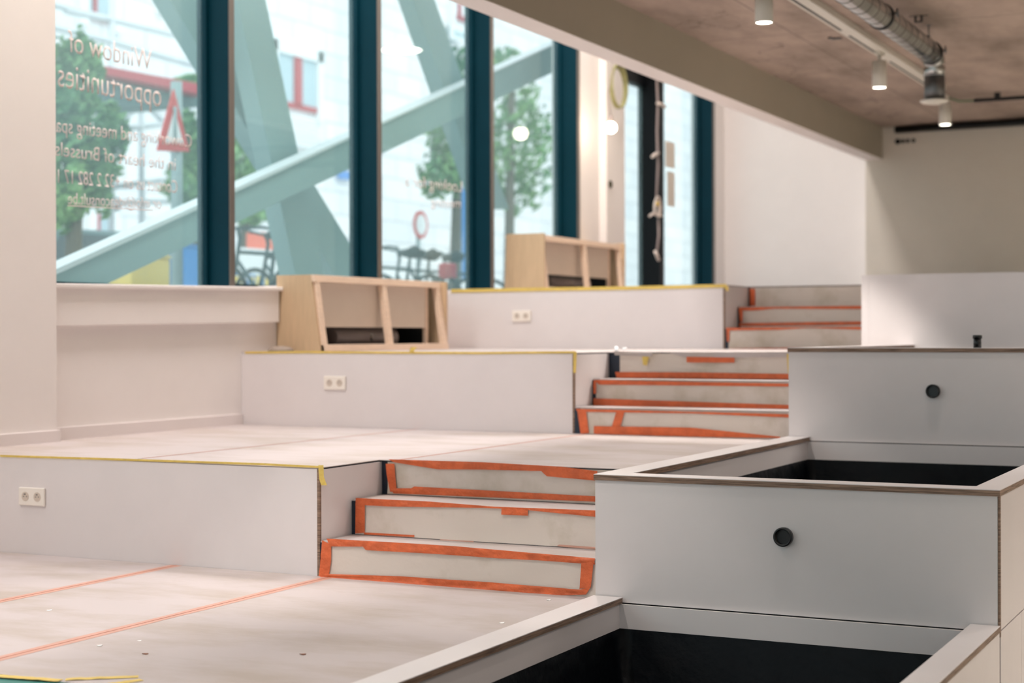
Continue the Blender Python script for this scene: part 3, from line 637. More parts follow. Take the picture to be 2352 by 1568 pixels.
for y, lab in ((2.7, 'over the lowest planter'), (5.12, 'in front of the middle planter'), (7.56, 'in front of the farther planter')): spotlight(y, 'white cylindrical spotlight of the second track ' + lab, x=-1.7, pw=.3, group='cylindrical spotlights above the planters')
r = thing('ventilation_duct', 'galvanised spiral duct bending down from the ceiling to a round valve', 'duct', (-2.438, 11.4, 2.996))
DX, DZ, DR = -2.438, 2.996, .077
DYe = onZ(2133, 128, DZ).y
b = BM(); tube(b, [(DX, 2.5 + i * (DYe - 2.65) / 30, DZ) for i in range(31)], DR, 36); obj('duct_run', b, 'galv', r)
y = 6.4
while y < DYe - .18:
    b = BM(); torus(b, (DX, y, DZ), DR + .0005, .0016, 'Y', 36, 6); obj('duct_rib', b, 'black', r); y += .175
ycl = onZ(2003, 40, DZ).y
for yy in (ycl, DYe - .11):
    b = BM(); lathe(b, [(DR + .001, yy - .014), (DR + .007, yy - .014), (DR + .007, yy + .014), (DR + .001, yy + .014)], (DX, 0, DZ), 'Y', 40)
    cl = obj('clamp_ring', b, 'black', r)
    b = BM(); tube(b, [(DX + DR + .005, yy, DZ + .01), (DX + DR + .035, yy, DZ + .01)], .008, 8); tube(b, [(DX + DR + .025, yy, DZ - .015), (DX + DR + .025, yy, DZ + .04)], .006, 8); obj('clamp_bolt', b, 'dull', cl)
yr = DYe - .18
b = BM(); tube(b, [(DX, yr, DZ + DR), (DX, yr, ZC)], .005, 8); tube(b, [(DX, yr, DZ + DR), (DX, yr, DZ + DR + .035)], .011, 8); lathe(b, [(.02, ZC - .004), (.02, ZC)], (DX, yr, 0), n=12); obj('hanger_rod', b, 'dull', r)
pts = [(DX, DYe - .155, DZ)]
for i in range(9): a = i / 8 * PI / 2; pts.append((DX, DYe - .085 + .1 * math.sin(a), DZ - .1 + .1 * math.cos(a)))
ZV = 2.672
pts.append((DX, DYe + .015, DZ - .143)); b = BM(); tube(b, pts, DR - .003, 32); obj('elbow', b, 'galv', r)
b = BM(); lathe(b, [(DR - .005, ZV), (DR - .005, DZ - .143)], (DX, DYe + .015, 0), n=36); obj('drop_pipe', b, 'dull', r)
b = BM(); torus(b, (DX, DYe + .015, DZ - .143), DR - .004, .005, 'Z', 36, 8); obj('joint_ring', b, 'galv', r)
b = BM(); lathe(b, [(DR - .014, ZV + .004), (.102, ZV + .004), (.102, ZV - .003), (.086, ZV - .015), (.070, ZV - .015)], (DX, DYe + .015, 0), n=40); obj('air_valve', b, 'white_metal', r)
b = BM(); lathe(b, [(.061, ZV - .020), (.061, ZV - .012)], (DX, DYe + .015, 0), n=36); obj('valve_disc', b, 'white_metal', r)
# black pipes at the far end
A = onY(2056, 293, YD - .07); A.z = ZC - .042
r = thing('black_pipe', 'thick black pipe running along the top of the far dark wall', 'pipe', (A.x, YD, A.z))
b = BM(); tube(b, [(A.x, YD - .06, A.z), (5.9, YD - .06, A.z)], .037, 14); tube(b, [(A.x + .25, YD - .12, A.z - .004), (5.9, YD - .12, A.z - .004)], .032, 14); obj('pipe_run', b, 'black', r)
q = onZ(2238, 231, 3.125)
r = thing('cable_conduit', 'thin black conduit clipped to the concrete ceiling with a green cable end', 'conduit', (q.x, q.y, q.z))
b = BM(); tube(b, [(q.x, q.y, q.z), (5.9, q.y, q.z)], .018, 12); obj('conduit_run', b, 'black', r)
bx('conduit_clip', 'black', q.x + .18, q.x + .23, q.y - .02, q.y + .02, q.z - .005, ZC, r)
b = BM(); tube(b, [(q.x - .23, q.y - .015, 3.165), (q.x - .14, q.y, q.z + .004), (q.x, q.y, q.z)], .008, 8); obj('green_cable', b, 'green', r)
q = onZ(2110, 36, ZC); b = BM(); box(b, q.x - .065, q.x + .065, q.y - .007, q.y + .007, ZC - .003, ZC)
for dx in (-.021, .021): box(b, q.x + dx - .006, q.x + dx + .006, q.y - .009, q.y + .009, ZC - .043, ZC)
box(b, q.x - .025, q.x + .025, q.y - .009, q.y + .009, ZC - .047, ZC - .039)
tag(obj('ceiling_bracket', b, 'black'), 'small black bracket on the concrete ceiling right of the duct', 'bracket')
q = onZ(1920, 88, ZC); b = BM(); box(b, q.x - .035, q.x + .043, q.y - .03, q.y + .014, ZC - .009, ZC); box(b, q.x - .043, q.x - .014, q.y - .07, q.y - .03, ZC - .009, ZC)
tag(obj('cable_stub', b, 'black'), 'small dark cable stub on the concrete ceiling left of the track', 'stub')
for k, px in enumerate((2062, 2074, 2085, 2098)):
    q = onY(px, 325 - k * .8, YD - .004); b = BM(); rr_ = .030 if k == 0 else .022; lathe(b, [(rr_, -.002), (rr_, .003)], q, 'Y', 16)
    tag(obj('wall_hole', b, 'dark'), ['largest and leftmost', 'second from the left', 'third from the left', 'rightmost'][k] + ' of four dark drilled holes below the black pipe', 'hole', 'drilled holes in the far wall')
# lamps of the tall strip, hidden above the beam from here, and the round pendant the glass reflects
for i, y in enumerate((-2.0, 1.5, 5.0, 8.5, 12.0, 15.4)):
    r = thing('ceiling_panel', 'flat white ceiling light panel high above the windows', 'ceiling light', (-5.1, y, ZH - .03), 'ceiling light panels of the tall strip')
    bx('panel_frame', 'white_metal', -5.5, -4.7, y - .9, y + .9, ZH - .04, ZH, r)
    area('panel_lamp', (0, 0, -.02), .7, 1.7, LAMP_W * (.72, .76, .88, 1.08, .9, .26)[i], LAMP_COL, parent=r)
q = Vector((-5.19, 12.1, 3.49)); r = thing('pendant_lamp', 'round glowing pendant lamp mirrored as a pale ellipse in the third window', 'pendant lamp', q)
b = BM(); lathe(b, [(.17, 0), (.18, .012), (.18, .03), (.05, .07), (.012, .08)], q, n=36); obj('lamp_shade', b, 'white_metal', r)
b = BM(); lathe(b, [(.168, -.004), (.168, .001)], q, n=36); obj('lens', b, mat('pendant_glow', (255, 246, 230), .5, emit=(255, 244, 226), estr=30), r)
b = BM(); tube(b, [q + Vector((0, 0, .08)), (q.x, q.y, ZH)], .004, 6); obj('cord', b, 'wire', r)
for i, (x, y) in enumerate([(x, y) for y in (-2, 1.6, 5.2, 8.8, 12.4) for x in (.2, 3.0)]):  # unseen panels added as fill for the walls and planter side
    r = thing('ceiling_panel', 'added unseen ceiling light panel for fill over the planter side', 'ceiling light', (x, y, ZC - .03), 'added fill light panels over the planter side')
    bx('panel_frame', 'white_metal', x - .32, x + .32, y - .62, y + .62, ZC - .04, ZC, r)
    area('panel_lamp', (0, 0, -.02), .56, 1.16, FILL_W * {-2: .2, 1.6: .2, 5.2: .3, 8.8: 1.1, 12.4: 1.7}[y], (1, .95, .89), parent=r, spread=math.radians(140))

# ------------------------------------------------------------------ bulb, coil and cables at the door
q = onX(1403, 293, -5.70)
r = thing('bare_bulb', 'glowing bare bulb hanging on a wire in front of the pier', 'light bulb', q)
b = BM(); ball(b, q, .052, 14); obj('bulb', b, 'bulbglow', r)
b = BM(); lathe(b, [(.018, .045), (.018, .10), (.006, .11)], q, n=14); obj('lamp_holder', b, 'wire', r)
b = BM(); tube(b, [q + Vector((0, 0, .1)), q + Vector((-.03, .01, .3)), q + Vector((.0, .03, .5)), (q.x, q.y, ZH)], .005, 6); obj('flex', b, 'wire', r)
d = bpy.data.lights.new('bulb_lamp', 'POINT'); d.energy = 4.5; d.color = (1, .78, .58); d.shadow_soft_size = .06; l = bpy.data.objects.new('bulb_lamp', d); C.objects.link(l); l.parent = r; l.location = (0, 0, 0)
d = l.data
q = onX(1418, 202, -5.82)
r = thing('cable_coil', 'large loop of pale yellow cable hanging on the pier above the bulb', 'cable coil', q)
b = BM()
for k in range(3):
    torus(b, (q.x + k * .008, q.y + .01 * k, q.z + .012 * k), .165 + .008 * k, .011, 'X', 40, 8, sy=1.12)
obj('cable_loop', b, 'rope', r); b = BM(); tube(b, [(q.x, q.y + .08, q.z + .17), (q.x, q.y + .03, ZS)], .012, 8); tube(b, [(q.x, q.y + .11, q.z + .13), (q.x, q.y + .06, ZS)], .012, 8); obj('cable_tail', b, 'rope', r)
q = onX(1402, 423, -5.895); b = BM(); lathe(b, [(.038, -.004), (.034, .008)], q, 'X', 10); tag(obj('junction_hole', b, mat('dark_olive', (66, 62, 40), .8)), 'small dark hole with wires in the pier below the bulb', 'hole')
xw = -5.86
A = [Vector((xw, onX(1508, 178, xw).y, ZH))] + [onX(px, py, xw) for px, py in ((1508, 178), (1511, 240), (1509, 300), (1511, 380), (1508, 452))]
r = thing('hanging_cable', 'thin grey cable with a white coil hanging in front of the black door frame', 'cable', A[0])
b = BM(); tube(b, A, .011, 8); tube(b, [onX(px, py, xw) for px, py in ((1512, 500), (1513, 540), (1509, 575))], .011, 8); obj('cable', b, 'wire', r)
q = onX(1507, 477, xw); b = BM()
for k in range(3): torus(b, (q.x + .01 * k, q.y, q.z + .005 * k), .058 + .011 * k, .008, 'X', 30, 8, sy=1.25)
tube(b, [onX(px, py, xw) for px, py in ((1492, 496), (1500, 490), (1520, 496))], .013, 8); obj('coil', b, 'wirewhite', r)
b = BM(); ball(b, onX(1510, 468, xw + .03), .022, 8); obj('yellow_clip', b, 'yellow', r)
b = BM(); tube(b, [onX(1505, 577, xw), onX(1513, 597, xw)], .017, 10); obj('plug', b, 'wirewhite', r)
for px, py, qx, qy in ((1510, 237, 1528, 246), (1498, 360, 1512, 352)):
    b = BM(); tube(b, [onX(px, py, xw + .01), onX((px + qx) / 2, (py + qy) / 2 - 2, xw + .01), onX(qx, qy, xw + .01)], .016, 8); obj('cable_end', b, 'wirewhite', r)
# notes on the glass beside the door
for (a0, a1, b0, b1, lab) in ((1529, 1551, 322, 388, 'upper sheet of paper taped to the glass right of the door'), (1533, 1551, 392, 476, 'lower sheet of paper taped to the glass right of the door')):
    A = onX(a0, b0, XG + .01); B_ = onX(a1, b1, XG + .01)
    tag(bx('paper_note', 'notepaper', XG + .004, XG + .006, A.y, B_.y, B_.z, A.z), lab, 'note', 'paper notes on the glass')

# ------------------------------------------------------------------ lettering on the glass (reads from the street)
def lettering(text, label, xs, xe, ys, ye, cap, m, xp=XG + .002, font_scale=1.0, ul=None):
    cu = bpy.data.curves.new('t', 'FONT'); cu.body = text; cu.size = 1; cu.offset = -.006; cu.extrude = .0
    t = bpy.data.objects.new('t', cu); C.objects.link(t); bpy.context.view_layer.update()
    me = bpy.data.meshes.new_from_object(t.evaluated_get(bpy.context.evaluated_depsgraph_get())); bpy.data.objects.remove(t)
    xsv = [v.co.x for v in me.vertices]; x0, x1 = min(xsv), max(xsv)
    A = onX(xs, ys, xp); E_ = onX(xe, ye, xp); capz = (onX(xs, ys - cap, xp).z - A.z)
    for v in me.vertices:
        u = (v.co.x - x0) / (x1 - x0); yy = A.y + (E_.y - A.y) * u; zz = A.z + (E_.z - A.z) * u + v.co.y / .73 * capz
        v.co = Vector((xp, yy, zz))
    me.materials.append(M[m]); o = bpy.data.objects.new('window_lettering', me); C.objects.link(o)
    s = o.modifiers.new('solid', 'SOLIDIFY'); s.thickness = .001; tag(o, label, 'lettering', 'vinyl lettering on the glass'); return o
lettering('Window of', 'top line of mirrored vinyl lettering on the left window, Window of', 348, 156, 162, 118, 50, 'letter')
lettering('opportunities', 'second line of mirrored vinyl lettering, opportunities', 370, 133, 246, 198, 56, 'letter')
lettering('Coworking and meeting spaces', 'third line of mirrored lettering about coworking and meeting spaces', 440, 88, 340, 298, 32, 'letter')
lettering('in the heart of Brussels', 'fourth line of mirrored lettering, in the heart of Brussels', 403, 127, 392, 357, 31, 'letter')
lettering('Contact us on +32 2 282 17 10', 'fifth line of mirrored lettering with a telephone number', 407, 116, 443, 418, 30, 'letter')
lettering('or info@ideaconsult.be', 'bottom line of mirrored lettering with an underlined mail address', 370, 156, 480, 468, 26, 'letter')
A = onX(352, 484, XG + .002); B_ = onX(156, 473, XG + .002); b = BM(); hexa(b, [(XG + .001, A.y, A.z), (XG + .002, A.y, A.z), (XG + .002, A.y, A.z + .006), (XG + .001, A.y, A.z + .006)], [(XG + .001, B_.y, B_.z), (XG + .002, B_.y, B_.z), (XG + .002, B_.y, B_.z + .006), (XG + .001, B_.y, B_.z + .006)])
tag(obj('lettering_underline', b, 'letter'), 'pale underline below the mail address on the left window', 'lettering')
lettering('Looking for a', 'upper short line of mirrored lettering on the third window, Looking for', 1061, 930, 441, 428, 26, 'letter')
lettering('meeting', 'lower short line of mirrored lettering on the third window, meeting', 1058, 990, 478, 474, 22, 'letter')

# ------------------------------------------------------------------ outside: steel braces
def brace(label, quad, X=-6.95, dep=.16, flange=None):
    r = thing('steel_brace', label, 'steel brace', onX(*quad[0], X), 'diagonal steel braces outside the glass')
    b = BM(); f = [onX(px, py, X) for px, py in quad]; hexa(b, f, [p + Vector((-dep, 0, 0)) for p in f]); obj('brace_web', b, 'steel', r, .006)
    if flange:
        b = BM(); f = [onX(px, py, X + .03) for px, py in flange]; hexa(b, f, [p + Vector((-dep, 0, 0)) for p in f]); obj('brace_flange', b, 'steel_light', r)
ln = lambda x, x0, y0, s: (x, y0 + s * (x - x0))
brace('long low steel brace with a white top edge, rising from the lower left', [ln(20, 128, 631, -.461), ln(1300, 128, 631, -.461), ln(1300, 300, 627, -.4745), ln(20, 300, 627, -.4745)],
      flange=[ln(20, 128, 618, -.4515), ln(1300, 128, 618, -.4515), ln(1300, 128, 631, -.461), ln(20, 128, 631, -.461)])
brace('wide steep steel brace crossing the second window from top left to bottom', [(503, -200), (568, -200), (750, 650), (683, 650)], X=-7.2)
brace('steel brace falling from the first window to the lower right of the second', [(271, -200), (344, -200), (870, 667), (791, 667)], X=-7.45)
brace('steel brace crossing the upper part of the third window', [(881, -200), (928, -200), (1170, 480), (1115, 480)], X=-7.2)

# ------------------------------------------------------------------ outside: street
struct(bx('pavement', 'pave', -60, -6.3, -30, 120, .7, .98))
XF = -24
fac = thing('stone_building', 'pale stone building across the street with red framed windows', 'building', (XF, 40, 1))
b = BM(); box(b, XF - 3, XF, 2, 110, 1, 22); obj('facade', b, 'stone', fac)
def fwin(x0, x1, y0, y1, bars, blind='blind'):
    A = onX(x0, y0, XF + .06); B_ = onX(x1, y1, XF + .06); b = BM(); box(b, XF - .1, XF + .07, A.y, B_.y, B_.z, A.z); f = obj('window_pane', b, blind, fac)
    W = B_.y - A.y; b = BM(); t = .09
    for (u0, u1) in bars: box(b, XF, XF + .12, A.y + W * u0, A.y + W * u1, B_.z, A.z)
    box(b, XF, XF + .12, A.y, B_.y, B_.z - t, B_.z + t * .4); obj('red_frame', b, 'redframe', f)
    b = BM(); box(b, XF - .05, XF + .16, A.y - .25, A.y, B_.z - .3, A.z + .3); box(b, XF - .05, XF + .16, B_.y, B_.y + .25, B_.z - .3, A.z + .3); box(b, XF - .05, XF + .16, A.y - .25, B_.y + .25, A.z, A.z + .35)
    obj('window_surround', b, 'signwhite', f)
fwin(632, 725, 118, 252, [(.44, .62)])
fwin(196, 258, -160, 44, [(.25, .36)])
fwin(376, 440, -160, 22, [(.0, .1)])
fwin(1040, 1086, -160, 50, [(.2, .35), (.72, .85)], 'signwhite')
fwin(620, 690, 440, 520, [(.0, .12)], 'signwhite')
fwin(215, 250, 480, 560, [(0, .3)])
A = onX(650, 256, XF + .2); B_ = onX(727, 340, XF + .2)
b = BM(); n = 9
for i in range(n): z = A.z + (B_.z - A.z) * i / n; box(b, XF, XF + .22, A.y, B_.y, z - .12, z - .02)
obj('louvre', b, 'signwhite', fac)
# bar sign board
A = onX(1038, 52, XF + .5); B_ = onX(1090, 106, XF + .5)
r = thing('sign_board', 'white sign board reading BAR high in the third window', 'sign', (XF + .5, (A.y + B_.y) / 2, B_.z)); bx('panel', 'signwhite', XF + .42, XF + .5, A.y, B_.y, B_.z, A.z, r); bx('bracket', 'pole', XF + .002, XF + .42, A.y + .5, A.y + .6, B_.z, A.z, r)
cu = bpy.data.curves.new('t', 'FONT'); cu.body = 'BAR -'; cu.size = 1; t = bpy.data.objects.new('t', cu); C.objects.link(t); bpy.context.view_layer.update()
me = bpy.data.meshes.new_from_object(t.evaluated_get(bpy.context.evaluated_depsgraph_get())); bpy.data.objects.remove(t)
hh = A.z - B_.z; x1 = max(v.co.x for v in me.vertices); W = (B_.y - A.y) * .78
for v in me.vertices: v.co = Vector((XF + .51, A.y + .1 * (B_.y - A.y) + v.co.x / x1 * W, B_.z + hh * .22 + v.co.y * hh * .62))
me.materials.append(M['tealletter']); o = bpy.data.objects.new('sign_text', me); C.objects.link(o); o.parent = r; o.matrix_parent_inverse = Matrix.Translation(r.location).inverted()
# small blue street sign
A = onX(790, 390, XF + .3); B_ = onX(818, 413, XF + .3); tag(bx('street_sign', mat('street_blue', (90, 140, 210), .5), XF + .1, XF + .16, A.y, B_.y, B_.z, A.z), 'small blue street name plate on the facade in the second window', 'sign')
# site canopy and scaffold across the street
XC = -15
r = thing('site_canopy', 'dark canopy with a pink-red edge beam sloping across the first window', 'canopy', onX(340, 200, XC))
def quadbox(name, pts, X, dep, m, par):
    b = BM(); f = [onX(px, py, X) for px, py in pts]; hexa(b, f, [p + Vector((-dep, 0, 0)) for p in f]); return obj(name, b, m, par)
quadbox('edge_beam', [(180, 140), (480, 196), (480, 220), (180, 158)], XC, .3, 'redframe', r)
quadbox('canopy_soffit', [(180, 158), (480, 220), (480, 245), (180, 240)], XC - .3, 2, mat('canopy_shade', (96, 120, 120), .8), r)
r = thing('scaffold', 'pale scaffold of tubes and braces behind the window lettering', 'scaffold', onX(256, 620, -17))
b = BM()
def sc_line(*p, X=-17, rad=.05): tube(b, [onX(px, py, X) for px, py in p], rad, 8)
for p in (((256, -60), (256, 640)), ((325, 200), (325, 640)), ((120, 10), (256, 45), (480, 100)), ((120, 62), (256, 95), (480, 160)), ((216, 210), (258, 165)), ((258, 300), (480, 270)), ((258, 300), (330, 232)), ((322, 225), (375, 280)), ((256, 430), (480, 400)), ((405, 475), (480, 395)), ((440, 230), (440, 640)), ((120, 470), (480, 460)), ((150, 25), (256, 45))): sc_line(*p)
obj('tubes', b, 'scaf', r)
# warning triangle and round sign
XT = -9.5
r = thing('warning_sign', 'red bordered triangular warning sign on a post in the first window', 'traffic sign', onX(405, 640, XT))
tri = [onX(400, 205, XT), onX(362, 346, XT), onX(436, 348, XT)]; cen = (tri[0] + tri[1] + tri[2]) / 3
b = BM(); v0 = [b.verts.new(p) for p in tri]; v1 = [b.verts.new(p + Vector((-.02, 0, 0))) for p in tri]; b.faces.new(v0); b.faces.new(v1[::-1])
for i in range(3): j = (i + 1) % 3; b.faces.new([v0[i], v0[j], v1[j], v1[i]])
f = obj('red_border', b, 'signred', r)
b = BM(); ti = [cen + (p - cen) * .54 + Vector((.006, 0, -.01)) for p in tri]; v0 = [b.verts.new(p) for p in ti]; v1 = [b.verts.new(p + Vector((-.004, 0, 0))) for p in ti]; b.faces.new(v0); b.faces.new(v1[::-1])
for i in range(3): j = (i + 1) % 3; b.faces.new([v0[i], v0[j], v1[j], v1[i]])
obj('white_field', b, 'signwhite', f); b = BM(); tube(b, [cen + Vector((.012, .0, .22)), cen + Vector((.012, 0, -.10))], .018, 8); obj('symbol', b, 'pole', f)
b = BM(); q = onX(405, 188, XT - .06); tube(b, [q, (q.x, q.y, .98)], .055, 12); obj('post', b, 'pole', r)
XR = -11.5; q = onX(966, 516, XR)
r = thing('round_sign', 'round red ringed traffic sign above the bicycles in the third window', 'traffic sign', q); R_ = .2
b = BM(); lathe(b, [(R_, -.01), (R_, .01)], q, 'X', 32); f = obj('red_disc', b, 'signred', r); b = BM(); lathe(b, [(R_ * .74, .009), (R_ * .74, .014)], q, 'X', 32); obj('white_field', b, 'signwhite', f)
b = BM(); tube(b, [(q.x - .04, q.y, q.z + .1), (q.x - .04, q.y, .98)], .03, 10); obj('post', b, 'pole', r)
# yellow, blue and orange street objects
def sbox(name, x0, x1, y0, y1, X, dep, m, lab, cat, lid=None):
    A = onX(x0, y0, X); B_ = onX(x1, y1, X); r = thing(name, lab, cat, (X - dep / 2, (A.y + B_.y) / 2, .98))
    bx('body', m, X - dep, X, A.y, B_.y, .98, A.z, r, .02); bx('lid', lid or m, X - dep - .02, X + .02, A.y - .02, B_.y + .02, A.z, A.z + .03, r, .01)
sbox('yellow_container', 302, 392, 588, 700, -10.2, .6, 'yellowbox', 'yellow container standing outside below the low brace', 'container')
sbox('blue_container', 424, 466, 566, 700, -12.5, .6, 'bluebox', 'blue container standing outside left of the first mullion', 'container')
A = onX(530, 566, -13); B_ = onX(700, 566, -13)
tag(bx('low_wall', 'signwhite', -13.5, -13.0, A.y, B_.y, .98, A.z), 'white low wall behind the saddles in the second window', 'wall')
c0 = onX(605, 533, -13.1); c1 = onX(655, 567, -13.1); r = thing('orange_crate', 'pale orange crate standing on the low white wall in the second window', 'crate', (-13.2, c0.y, A.z))
bx('body', 'orangebox', -13.4, -13.1, c0.y, c1.y, A.z, c0.z, r, .02); bx('handle', 'sockethole', -13.1, -13.08, c0.y + .2, c1.y - .2, c0.z - .12, c0.z - .06, r)
PW = (B_.y - A.y) / 5
for k in range(5):
    u = A.y + (B_.y - A.y) * (k + .5) / 5; r = thing('poster', ['leftmost', 'second', 'middle', 'fourth', 'rightmost'][k] + ' of the blue posters in a row on the low white wall', 'poster', (-12.98, u, 1), 'posters on the low wall')
    bx('sheet', 'bluebox', -12.995, -12.985, u - PW * .45, u + PW * .4, 1.0, A.z - .36, r)
    for dy, dz in ((-.36, -.52), (.05, -.5), (-.16, -.8)): bx('yellow_mark', 'yellowbox', -12.985, -12.98, u + dy * PW, u + (dy + .28) * PW, A.z + dz, A.z + dz + .13, r)
A = onX(1064, 405, -13.6); B_ = onX(1100, 600, -13.6)
r = thing('blue_tarpaulin', 'bright blue tarpaulin at the right edge of the third window', 'tarpaulin', (-13.7, (A.y + B_.y) / 2, .98))
b = BM(); g = []
for i in range(10):
    col = []
    for k in range(14):
        u, v = i / 9, k / 13; px = 1053 + 60 * u; py = 400 + 240 * v + 40 * (1 - u) ** 3 * (1 - v); p = onX(px + 14 * (v - .35) ** 2 * (1 - u), py, -13.6); p.x += .06 * math.sin(7 * u + 3 * v); col.append(b.verts.new(p))
    g.append(col)
for i in range(9):
    for k in range(13): f = b.faces.new([g[i][k], g[i + 1][k], g[i + 1][k + 1], g[i][k + 1]]); f.smooth = True
o = obj('cloth', b, 'bluebox', r); o.modifiers.new('solid', 'SOLIDIFY').thickness = .02
q = onX(1095, 400, -13.75); b = BM(); tube(b, [(q.x, q.y, q.z), (q.x, q.y, .98)], .04, 8); tube(b, [onX(1060, 402, -13.7), onX(1118, 402, -13.7)], .03, 8); obj('support_post', b, 'pole', r)
# parked car
def car(px0, px1, py, X):
    A = onX(px0, py, X); B_ = onX(px1, py, X); L_ = 3.9; cy = B_.y - 1.2; zt = A.z; z0 = 1.05
    r = thing('parked_car', 'parked grey-green car behind the low brace at the far left', 'car', (X, cy, .98)); h = zt - z0
    prof = [(-2, .15), (-2.05, .5), (-1.7, .62), (-1.0, .68), (-.45, .98), (.7, 1.0), (1.4, .7), (1.95, .62), (2.0, .2), (1.9, .12)]
    b = BM(); fl = []; fr = []
    for yy, zz in prof: fl.append(b.verts.new((X + .85 - (.18 if zz > .8 else 0), cy + yy, z0 + zz * h))); fr.append(b.verts.new((X - .85 + (.18 if zz > .8 else 0), cy + yy, z0 + zz * h)))
    b.faces.new(fl); b.faces.new(fr[::-1])
    for i in range(len(prof)): j = (i + 1) % len(prof); b.faces.new([fl[i], fl[j], fr[j], fr[i]])
    obj('body', b, 'car', r, .04)
    b = BM(); hexa(b, [(X + .87, cy - .85, z0 + .68 * h), (X + .87, cy + 1.2, z0 + .68 * h), (X + .72, cy + .6, z0 + .94 * h), (X + .72, cy - .4, z0 + .94 * h)], [(X + .84, cy - .85, z0 + .68 * h), (X + .84, cy + 1.2, z0 + .68 * h), (X + .69, cy + .6, z0 + .94 * h), (X + .69, cy - .4, z0 + .94 * h)]); obj('side_window', b, 'carglass', r)
    for yy in (-1.25, 1.25):
        for s in (-1, 1): b = BM(); lathe(b, [(.31, -.1), (.31, .1)], (X + s * .78, cy + yy, 1.29), 'X', 24); obj('wheel', b, 'rubber', r)
car(130, 246, 530, -14)
# bicycles
def bike(name, loc, rz, label, m='bike', tilt=0, bag=False):
    r = thing(name, label, 'bicycle', (0, 0, 0), 'bicycles parked outside')
    R_ = .34
    for y in (-.52, .52):
        b = BM(); torus(b, (0, y, R_), R_, .022, 'X', 32, 8)
        wh = obj('wheel', b, 'rubber', r); b = BM()
        for k in range(10): a = k * PI / 5; tube(b, [(0, y, R_), (0, y + math.cos(a) * R_, R_ + math.sin(a) * R_)], .003, 4)
        tube(b, [(-.05, y, R_), (.05, y, R_)], .02, 8); obj('spokes', b, 'pole', wh)
    b = BM()
    for p in (((0, -.52, R_), (0, -.12, .30)), ((0, -.52, R_), (0, -.22, .80)), ((0, -.12, .30), (0, -.24, .86)), ((0, -.12, .30), (0, .34, .72)), ((0, -.21, .76), (0, .32, .80)), ((0, .30, .94), (0, .37, .66)), ((0, .37, .66), (0, .52, R_))): tube(b, p, .018, 8)
    obj('frame', b, m, r)
    b = BM(); tube(b, [(-.29, .20, 1.02), (-.24, .30, 1.04), (-.06, .34, 1.02), (.06, .34, 1.02), (.24, .30, 1.04), (.29, .20, 1.02)], .014, 8); tube(b, [(0, .34, 1.02), (0, .30, .92)], .018, 8); obj('handlebar', b, 'bike', r)
    b = BM(); tube(b, [(0, -.40, .93), (0, -.32, .945), (0, -.2, .935), (0, -.08, .93)], .05, 10, radii=[.04, .075, .05, .018]); tube(b, [(0, -.24, .93), (0, -.235, .84)], .014, 8); obj('saddle', b, 'rubber', r)
    b = BM(); tube(b, [(0, -.12, .30), (.05, -.02, .24)], .012, 6); lathe(b, [(.09, -.006), (.09, .006)], (.02, -.12, .30), 'X', 20); obj('crank', b, 'pole', r)
    if bag: b = BM(); box(b, -.09, .09, -.64, -.50, .66, .84); obj('pannier', b, 'bikered', r, .03)
    r.location = loc; r.rotation_euler = (0, tilt, rz)
    return r
def bikeat(px, py, X, rz, lab, **k):                 # saddle or bar height about 1 m above the street
    q = onX(px, py, X); return bike('bicycle', (X, q.y, .98), rz, lab, **k)
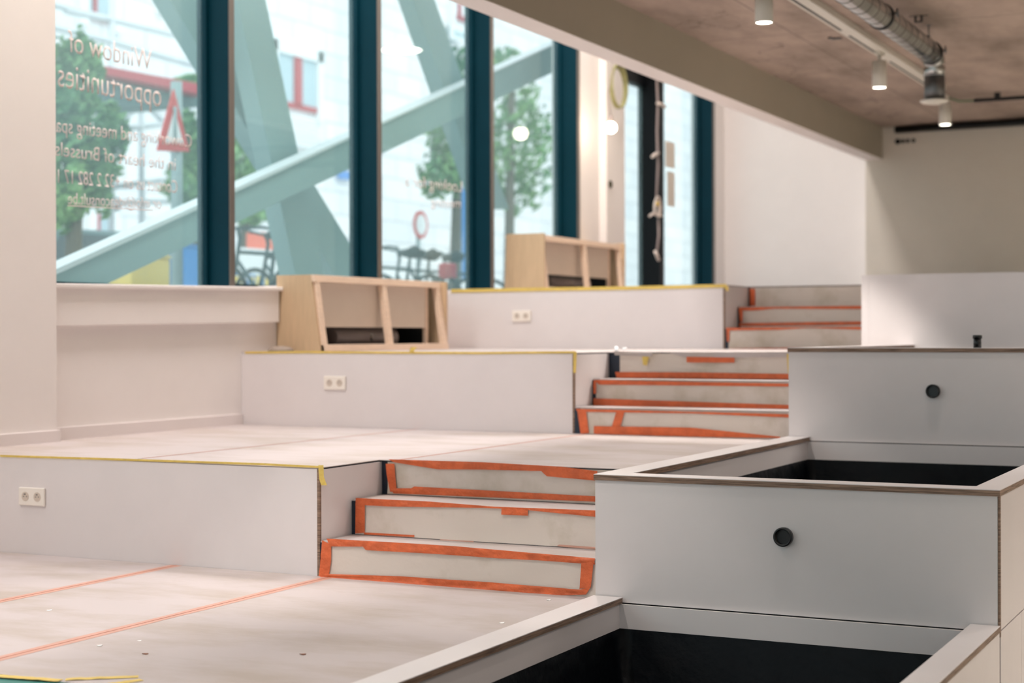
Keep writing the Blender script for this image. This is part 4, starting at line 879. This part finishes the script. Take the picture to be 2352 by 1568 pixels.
for px, X, rz, lab, kw in ((596, -8.6, 1.25, 'bicycle with a dark saddle outside the second window, left of the two', {}), (662, -8.9, 1.3, 'bicycle with a dark saddle outside the second window, right of the two', {}),
                           (905, -9.2, 1.35, 'bicycle at the left of the cluster outside the third window', {}), (955, -9.3, 1.2, 'bicycle with a red bag in the cluster outside the third window', {'bag': True}),
                           (1005, -9.3, 1.3, 'bicycle right of the one with the red bag outside the third window', {}), (1060, -9.3, 1.25, 'bicycle at the right end of the cluster outside the third window', {}),
                           (800, -9.6, 1.3, 'bicycle partly hidden behind the second mullion', {})): bikeat(px, 560, X, rz, lab, **kw)
# trees
def tree(label, X, blobs, nleaf, size=.14):
    q = onX(blobs[0][0], blobs[0][1], X); r = thing('street_tree', label, 'tree', (X, q.y, .98), 'street trees')
    b = BM(); s = (q - EYE).dot(CF) / FPX; tube(b, [(X, q.y, .98), (X + .05, q.y + .05, max(2.6, q.z - .3))], .09, 8, radii=[.1, .06]); obj('trunk', b, 'bark', r)
    b = BM()
    for (px, py, rx, ry) in blobs:
        c = onX(px, py, X); a, h = rx * s / .62, ry * s
        for i in range(int(nleaf * rx * ry / 2600)):
            while True:
                u = Vector((random.uniform(-1, 1), random.uniform(-1, 1), random.uniform(-1, 1)))
                if u.length < 1: break
            u = u.normalized() * (u.length ** .6); u *= (.75 + .5 * noise.noise(u * 2.2 + Vector((px, py, 0))))
            p = c + Vector((u.x * a * .7, u.y * a, u.z * h)); n_ = Vector((random.gauss(0, 1), random.gauss(0, 1), random.gauss(0, 1))).normalized(); t = n_.orthogonal().normalized(); w_ = n_.cross(t); z = size * random.uniform(.6, 1.2)
            v = [b.verts.new(p + t * z * .5), b.verts.new(p + w_ * z * .28), b.verts.new(p - t * z * .5), b.verts.new(p - w_ * z * .28)]; b.faces.new(v)
    obj('foliage', b, 'leaf', r)
tree('large green street tree at the left of the first window behind the lettering', -11, [(160, 270, 55, 190), (215, 400, 50, 110), (140, 460, 45, 80), (185, 150, 45, 90), (255, 300, 35, 80)], 420)
tree('green tree behind the warning sign at the right of the first window', -16, [(440, 330, 40, 90), (445, 195, 35, 28), (425, 420, 45, 60)], 420, .2)
tree('pale green tree behind the crossing braces in the second window', -15, [(555, 380, 42, 115), (560, 480, 60, 50)], 300, .18)
tree('dark green street tree at the right of the third window', -10.5, [(1040, 330, 62, 120), (1060, 190, 45, 110), (1010, 410, 50, 60), (1000, 130, 25, 60)], 420, .12)
tree('yellow-green tree behind the fourth window', -11.5, [(1165, 150, 55, 50), (1190, 330, 80, 200)], 260, .14)
